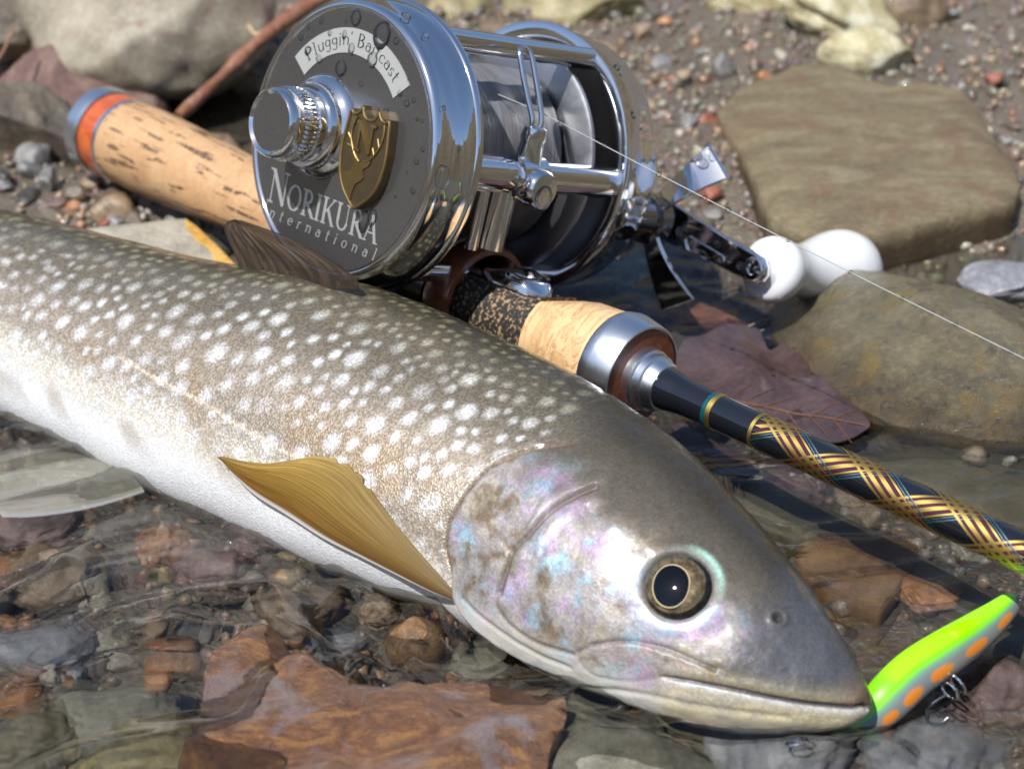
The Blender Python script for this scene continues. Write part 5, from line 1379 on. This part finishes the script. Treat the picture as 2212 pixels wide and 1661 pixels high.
ring_obj('split_ring', 2052, 1492, .16, 20, (.7, .6, .2), .022, M['chrome'], LURE, LO)
ring_obj('tow_eye', 2204, 1290, .62, 9, (.2, .9, .3), .018, M['chrome'], LURE, LO)
ring_obj('split_ring', 1722, 1604, .05, 22, (-.2, .5, .85), .022, M['chrome'], LURE, LO)
hk = np.array([at(a, b, z) for a, b, z in [(2045, 1500, .1), (2020, 1515, .02), (2000, 1535, -.1), (2005, 1560, -.2), (2030, 1565, -.22), (2048, 1550, -.15)]]) - LO
MB().tube(catmull(hk, np.linspace(0, 5, 30)), .02, 8).build('hook', M['dark_chrome'], LURE)

# ------------------------------------------------------------------ dead leaf, twigs, stems
def flat_leaf(name, outline, z0, mat, label, vein, bend):
    P_ = np.array([at(a, b, z0) for a, b in outline]); c = P_.mean(0); n_ = len(P_)
    rings = 9; V = []; m2 = 120
    d_ = np.r_[0, np.cumsum(np.linalg.norm(np.diff(np.vstack([P_, P_[:1]]), axis=0), axis=1))]
    Q_ = np.stack([np.interp(np.linspace(0, d_[-1], m2, endpoint=False), d_, np.r_[P_[:, k], P_[0, k]]) for k in range(3)], 1)
    for _ in range(1): Q_ = .2 * np.roll(Q_, 1, 0) + .6 * Q_ + .2 * np.roll(Q_, -1, 0)
    for r_ in np.linspace(.02, 1, rings): V.append(c + (Q_ - c) * r_)
    V = np.concatenate(V); va, vb = [at(*p_, z0) for p_ in vein]; ax = unit(vb - va)
    off = (V - va) - ((V - va) @ ax)[:, None] * ax; s_ = np.linalg.norm(off, axis=1)
    V[:, 2] += bend(V) + .10 * np.minimum(s_, 1.2) ** 1.3 + .05 * np.sin(((V - va) @ ax) * 4.5 + s_ * 2.5) * np.minimum(s_, 1) + .04 * fbm(V * 1.8, 95, 3)
    top = V.copy(); bot = V.copy(); bot[:, 2] -= .025
    F = grid_faces(rings, m2, True); F2 = F[:, ::-1] + len(V); e = (rings - 1) * m2 + np.arange(m2)
    R_ = np.stack([e, e + len(V), np.roll(e, -1) + len(V), np.roll(e, -1)], 1)
    root = empty(name, loc=tuple(c)); tag(root, label, 'leaf')
    mesh_obj('blade', np.concatenate([top, bot]) - c, np.concatenate([F, F2, R_]), mat, root, sharp=50)
    mp_ = np.array([va + (vb - va) * f for f in np.linspace(-.02, 1.02, 24)])
    zz = [bend(np.array([p_]))[0] + .04 * fbm(np.array([p_]) * 1.8, 95, 3)[0] for p_ in mp_]
    mp_[:, 2] += np.array(zz) + .02
    MB().tube(mp_ - c, np.linspace(.045, .015, 24), 8).build('midrib', M['twig_dark'], root)
    side_ = unit(np.cross(ax, [0, 0, 1.0])); vm = MB()
    for f in np.linspace(.12, .85, 7):
        for sg in (-1, 1):
            a0_ = va + (vb - va) * f
            q_ = np.array([a0_ + (ax * .75 + side_ * sg) * r_ for r_ in np.linspace(0, .62, 10)])
            s2 = np.abs((q_ - va) @ side_)
            q_[:, 2] = z0 + bend(q_) + .10 * np.minimum(s2, 1.2) ** 1.3 + .05 * np.sin(((q_ - va) @ ax) * 4.5 + s2 * 2.5) * np.minimum(s2, 1) + .04 * fbm(q_ * 1.8, 95, 3) + .006
            vm.tube(q_ - c, np.linspace(.02, .008, 10), 6)
    vm.build('veins', M['twig_dark'], root)
    return root
t = NT('dead_leaf'); v = t.coords(); a = t.noise(v, .9, 5, .65, .8); b = t.noise(v, 9, 5, .7)
t.principled(Base_Color=t.mix(.35, t.ramp(a, [(.3, (.018, .009, .009)), (.5, (.046, .025, .026)), (.7, (.095, .062, .06))]), t.ramp(b, [(.3, (.03, .014, .013)), (.7, (.11, .07, .065))])), Roughness=.34, Coat_Weight=.6, Coat_Roughness=.1, Normal=t.bump(b, .4, .04))
M['leaf'] = t.m
def twig_mat(name, c0, c1, c2):
    t = NT(name); a = t.noise(t.coords((1, 1, 1)), 2.2, 5, .7, .5)
    t.principled(Base_Color=t.ramp(a, [(.3, c0), (.5, c1), (.7, c2)]), Roughness=.45, Coat_Weight=.35, Normal=t.bump(a, .6, .05)); return t.m
M['twig_dark'] = twig_mat('dark_rib', (.06, .025, .015), (.10, .045, .025), (.14, .07, .04))
M['twig'] = twig_mat('orange_twig', (.10, .038, .022), (.22, .09, .045), (.32, .20, .14))
M['straw'] = twig_mat('straw', (.33, .23, .12), (.46, .34, .2), (.52, .42, .28))
leaf_px = [(1440, 838), (1462, 790), (1480, 752), (1520, 742), (1560, 730), (1602, 722), (1640, 728), (1652, 760), (1660, 778), (1690, 762), (1716, 762), (1738, 785), (1745, 822), (1752, 845), (1790, 838), (1815, 850), (1830, 882), (1862, 905), (1882, 930), (1845, 952), (1800, 968), (1740, 965), (1680, 950), (1600, 925), (1520, 900), (1460, 880)]
flat_leaf('oak_leaf', leaf_px, -.06, M['leaf'], 'brown lobed dead leaf half sunk between the rod and the olive river stone', [(1455, 860), (1860, 930)], lambda V: .12 * sstep(26.5, 29, V[:, 1]))
lf2 = [(1420, 950), (1480, 930), (1540, 955), (1600, 985), (1640, 1020), (1600, 1050), (1520, 1030), (1450, 1000)]
flat_leaf('sunken_leaf', lf2, -.12, M['leaf'], 'dark plum dead leaf under water beside the rod below the black shaft', [(1430, 960), (1620, 1035)], lambda V: 0 * V[:, 0])
def stick(name, pts, r0, r1, mat, label, cat, knob=.0, seed=0):
    P_ = np.array([at(a, b, z) for a, b, z in pts]); P_ = catmull(P_, np.linspace(0, len(P_) - 1, 50))
    c = P_[0].copy(); rad_ = np.linspace(r0, r1, 50) * (1 + knob * vnoise(np.c_[np.linspace(0, 9, 50), np.zeros(50), np.zeros(50)], seed))
    o = MB().tube(P_ - c, rad_, 14).build(name, mat); o.location = c
    return tag(o, label, cat)
stick('twig', [(385, 252, .9), (430, 212, 1.1), (500, 145, 1.5), (560, 90, 1.9), (640, 30, 2.2), (760, -40, 2.6)], .11, .23, M['twig'], 'orange brown twig slanting up behind the lettered side plate', 'twig', .3, 4)
stick('grass_stem', [(575, -30, 2.0), (545, 22, 2.0), (537, 48, 2.0), (545, 68, 2.0), (558, 75, 2.05), (600, 52, 2.1), (680, 5, 2.3), (760, -40, 2.5)], .055, .05, M['straw'], 'pale bent grass stem above the orange twig at the top edge', 'grass stem')
stick('twig', [(-20, 150, 2.0), (8, 110, 2.2), (30, 60, 2.6)], .05, .03, M['twig'], 'thin reddish twig standing at the left edge near the top', 'twig')
stick('straw', [(1540, 745, .05), (1580, 722, .1), (1640, 695, .12), (1680, 684, .1)], .012, .008, M['straw'], 'fine pale straw arching over the top of the brown lobed leaf', 'straw')
stick('straw', [(1535, 760, .05), (1590, 735, .1), (1650, 712, .1)], .010, .008, M['straw'], 'second fine straw just below the arching one', 'straw')

# ------------------------------------------------------------------ drops of water
t = NT('water_drop')
fr = t.n('ShaderNodeFresnel'); fr.inputs['IOR'].default_value = 1.40
tr = t.n('ShaderNodeBsdfTransparent'); rf = t.n('ShaderNodeBsdfRefraction'); rf.inputs['IOR'].default_value = 1.33; rf.inputs['Roughness'].default_value = 0.0
gl = t.n('ShaderNodeBsdfGlossy'); gl.inputs['Roughness'].default_value = .01
m1 = t.n('ShaderNodeMixShader'); m1.inputs[0].default_value = .2; t.l(tr.outputs[0], m1.inputs[1]); t.l(rf.outputs[0], m1.inputs[2])
m2 = t.n('ShaderNodeMixShader'); t.l(fr.outputs[0], m2.inputs[0]); t.l(m1.outputs[0], m2.inputs[1]); t.l(gl.outputs[0], m2.inputs[2]); t.l(m2.outputs[0], t.out.inputs[0])
M['drop'] = t.m
drop_me = {}
def drop(p, n_, r_, label, group, stretch=1.0, up=None):
    key = 'd'
    if key not in drop_me:
        prof = [(.62 * math.sin(k), math.cos(k)) for k in np.linspace(0.0, math.pi / 2 - .001, 9)]
        o = MB().lathe([(-.05, .98)] + prof, 'z', seg=20).build('water_drop', M['drop']); drop_me[key] = o.data; bpy.data.objects.remove(o)
    o = bpy.data.objects.new('water_drop', drop_me[key]); COL.objects.link(o)
    z_ = unit(n_); y_ = np.asarray(RU if up is None else up); y_ = unit(y_ - z_ * (y_ @ z_)); x_ = np.cross(y_, z_)
    m4 = Matrix.Identity(4)
    for i in range(3): m4[i][0], m4[i][1], m4[i][2], m4[i][3] = x_[i] * r_, y_[i] * r_ * stretch, z_[i] * r_, p[i]
    o.matrix_world = m4
    tag(o, label, 'water drop', group)
    return o
def w_of(l): return np.array(REEL_M @ Vector(l))
FACE_DROPS = [(860, 205, 62, 1.25), (712, 105, 38, 1.15), (627, 390, 42, 1.1), (440, 155, 14, 1), (515, 122, 14, 1.4), (567, 190, 15, 1.2), (398, 215, 18, 1), (655, 122, 11, 1), (940, 235, 20, 1), (1055, 920, 17, 1), (1035, 1085, 18, 1), (1090, 850, 14, 1), (1000, 590, 18, 1), (1040, 570, 14, 1), (962, 530, 18, 1.2), (810, 340, 38, 1.1), (690, 280, 24, 1.4), (440, 290, 22, 1.3), (505, 335, 22, 1), (755, 1260, 34, 1.9), (805, 1240, 30, 1.7), (1055, 1385, 20, 1), (140, 940, 14, 1), (145, 1095, 11, 1), (530, 1130, 11, 1), (740, 480, 15, 1), (1060, 680, 11, 1), (365, 925, 22, 1.6), (1000, 980, 9, 1), (935, 1120, 10, 1), (300, 1240, 9, 1), (620, 450, 9, 1), (1085, 690, 10, 1), (880, 640, 22, 1), (970, 1340, 12, 1), (1010, 450, 9, 1), (470, 980, 8, 1), (390, 960, 8, 1), (650, 200, 16, 1.8)]
for k, (a, b, r_, s_) in enumerate(FACE_DROPS):
    p_ = Lx(*cr2(a, b), fx); big = r_ > 30
    if math.hypot(p_[1], p_[2]) > 2.2 or math.hypot(p_[1] - ky, p_[2] - kz) < .6: continue
    lb = {0: 'largest clear water drop near the top of the lettered face plate', 1: 'round water drop left of the largest one on the face plate', 2: 'water drop hanging on the lower rim of the curved name label', 19: 'long water drop below the tip of the shield badge', 20: 'long water drop just right under the tip of the shield badge', 15: 'water drop covering letters of the curved name label'}.get(k, 'tiny water drop clinging to the dark face plate of the reel')
    on_lab = ri < math.hypot(p_[1], p_[2]) < ro and 50 < math.degrees(math.atan2(p_[2], p_[1])) < 145
    drop(w_of((fx + (.017 if on_lab else .001), p_[1], p_[2])), RL, r_ * .3802 * .0081, lb, None if lb.startswith(('lar', 'rou', 'lon', 'water')) else 'tiny drops on the face plate', s_)
BAND = [(1198, 705, 30, 1.3), (1210, 1010, 40, 1.6), (1212, 615, 15, 1.1), (1108, 205, 18, 1.2), (995, 95, 30, 1), (1213, 1160, 20, 1), (1250, 1220, 24, 1), (1325, 600, 12, 1), (1370, 800, 10, 1), (1296, 985, 9, 1), (1130, 870, 8, 1), (1340, 1120, 12, 1)]
for a, b, r_, s_ in BAND:
    p_ = Lcyl(*cr2(a, b), 2.47)
    if p_ is None or not 1.9 < p_[0] < fx - .1: continue
    drop(w_of(p_), RA * p_[1] + RU * p_[2], r_ * .3802 * .0082, 'water drop on the chrome band of the lettered side plate', 'drops on the left chrome band', s_)
cr3 = lambda a, b: (930.9 + a * .4003, b * .4003)
for a, b, r_ in [(1000, 370, 22), (1020, 410, 14), (1085, 625, 24), (1095, 915, 14), (1070, 1080, 14), (1040, 330, 12), (1150, 870, 10), (1130, 700, 10), (1010, 1390, 20), (1060, 1300, 14), (1075, 520, 9)]:
    p_ = Lcyl(*cr3(a, b), 2.46)
    if p_ is None or not -2.8 < p_[0] < -1.97: continue
    drop(w_of(p_), RA * p_[1] + RU * p_[2], r_ * .4003 * .0088, 'water drop on the chrome band of the crank side plate', 'drops on the right chrome band')
p_ = Ly(1163, 430, YW + .6); drop(w_of((cx_ - .02, YW + .565, ZW - .24)), RA, .17, 'big water drop on the round cap of the line carriage', None, 1.3)
for f, r_ in ((.06, .05), (.14, .035), (.26, .05), (.36, .045), (.40, .05), (.45, .035), (.52, .03), (.63, .035), (.72, .03), (.80, .035), (.9, .03)):
    c = np.array(pts[1 + int(f * 44)])
    o = MB().ball((0, 0, 0), r_, 12, 8).build('water_drop', M['drop']); o.location = c
    tag(o, 'bead of water strung on the fishing line', 'water drop', 'beads on the fishing line')
for a, b, r_ in [(1500, 335, 16), (1515, 350, 14), (1490, 345, 10), (1478, 330, 9), (1530, 330, 8)]:
    p_ = Lx(a, b, hx - .12); drop(w_of(p_), RL, r_ * .0085, 'water drop on the upper arm of the star drag', 'drops on the star drag')
for a, b, r_ in [(1470, 500, 12), (1500, 525, 10), (1560, 560, 9), (1600, 575, 9), (1445, 470, 12), (1530, 575, 8)]:
    p_ = Lx(a, b, kx + .28); drop(w_of(p_), RL, r_ * .0085, 'water drop on the black chrome crank', 'drops on the crank')
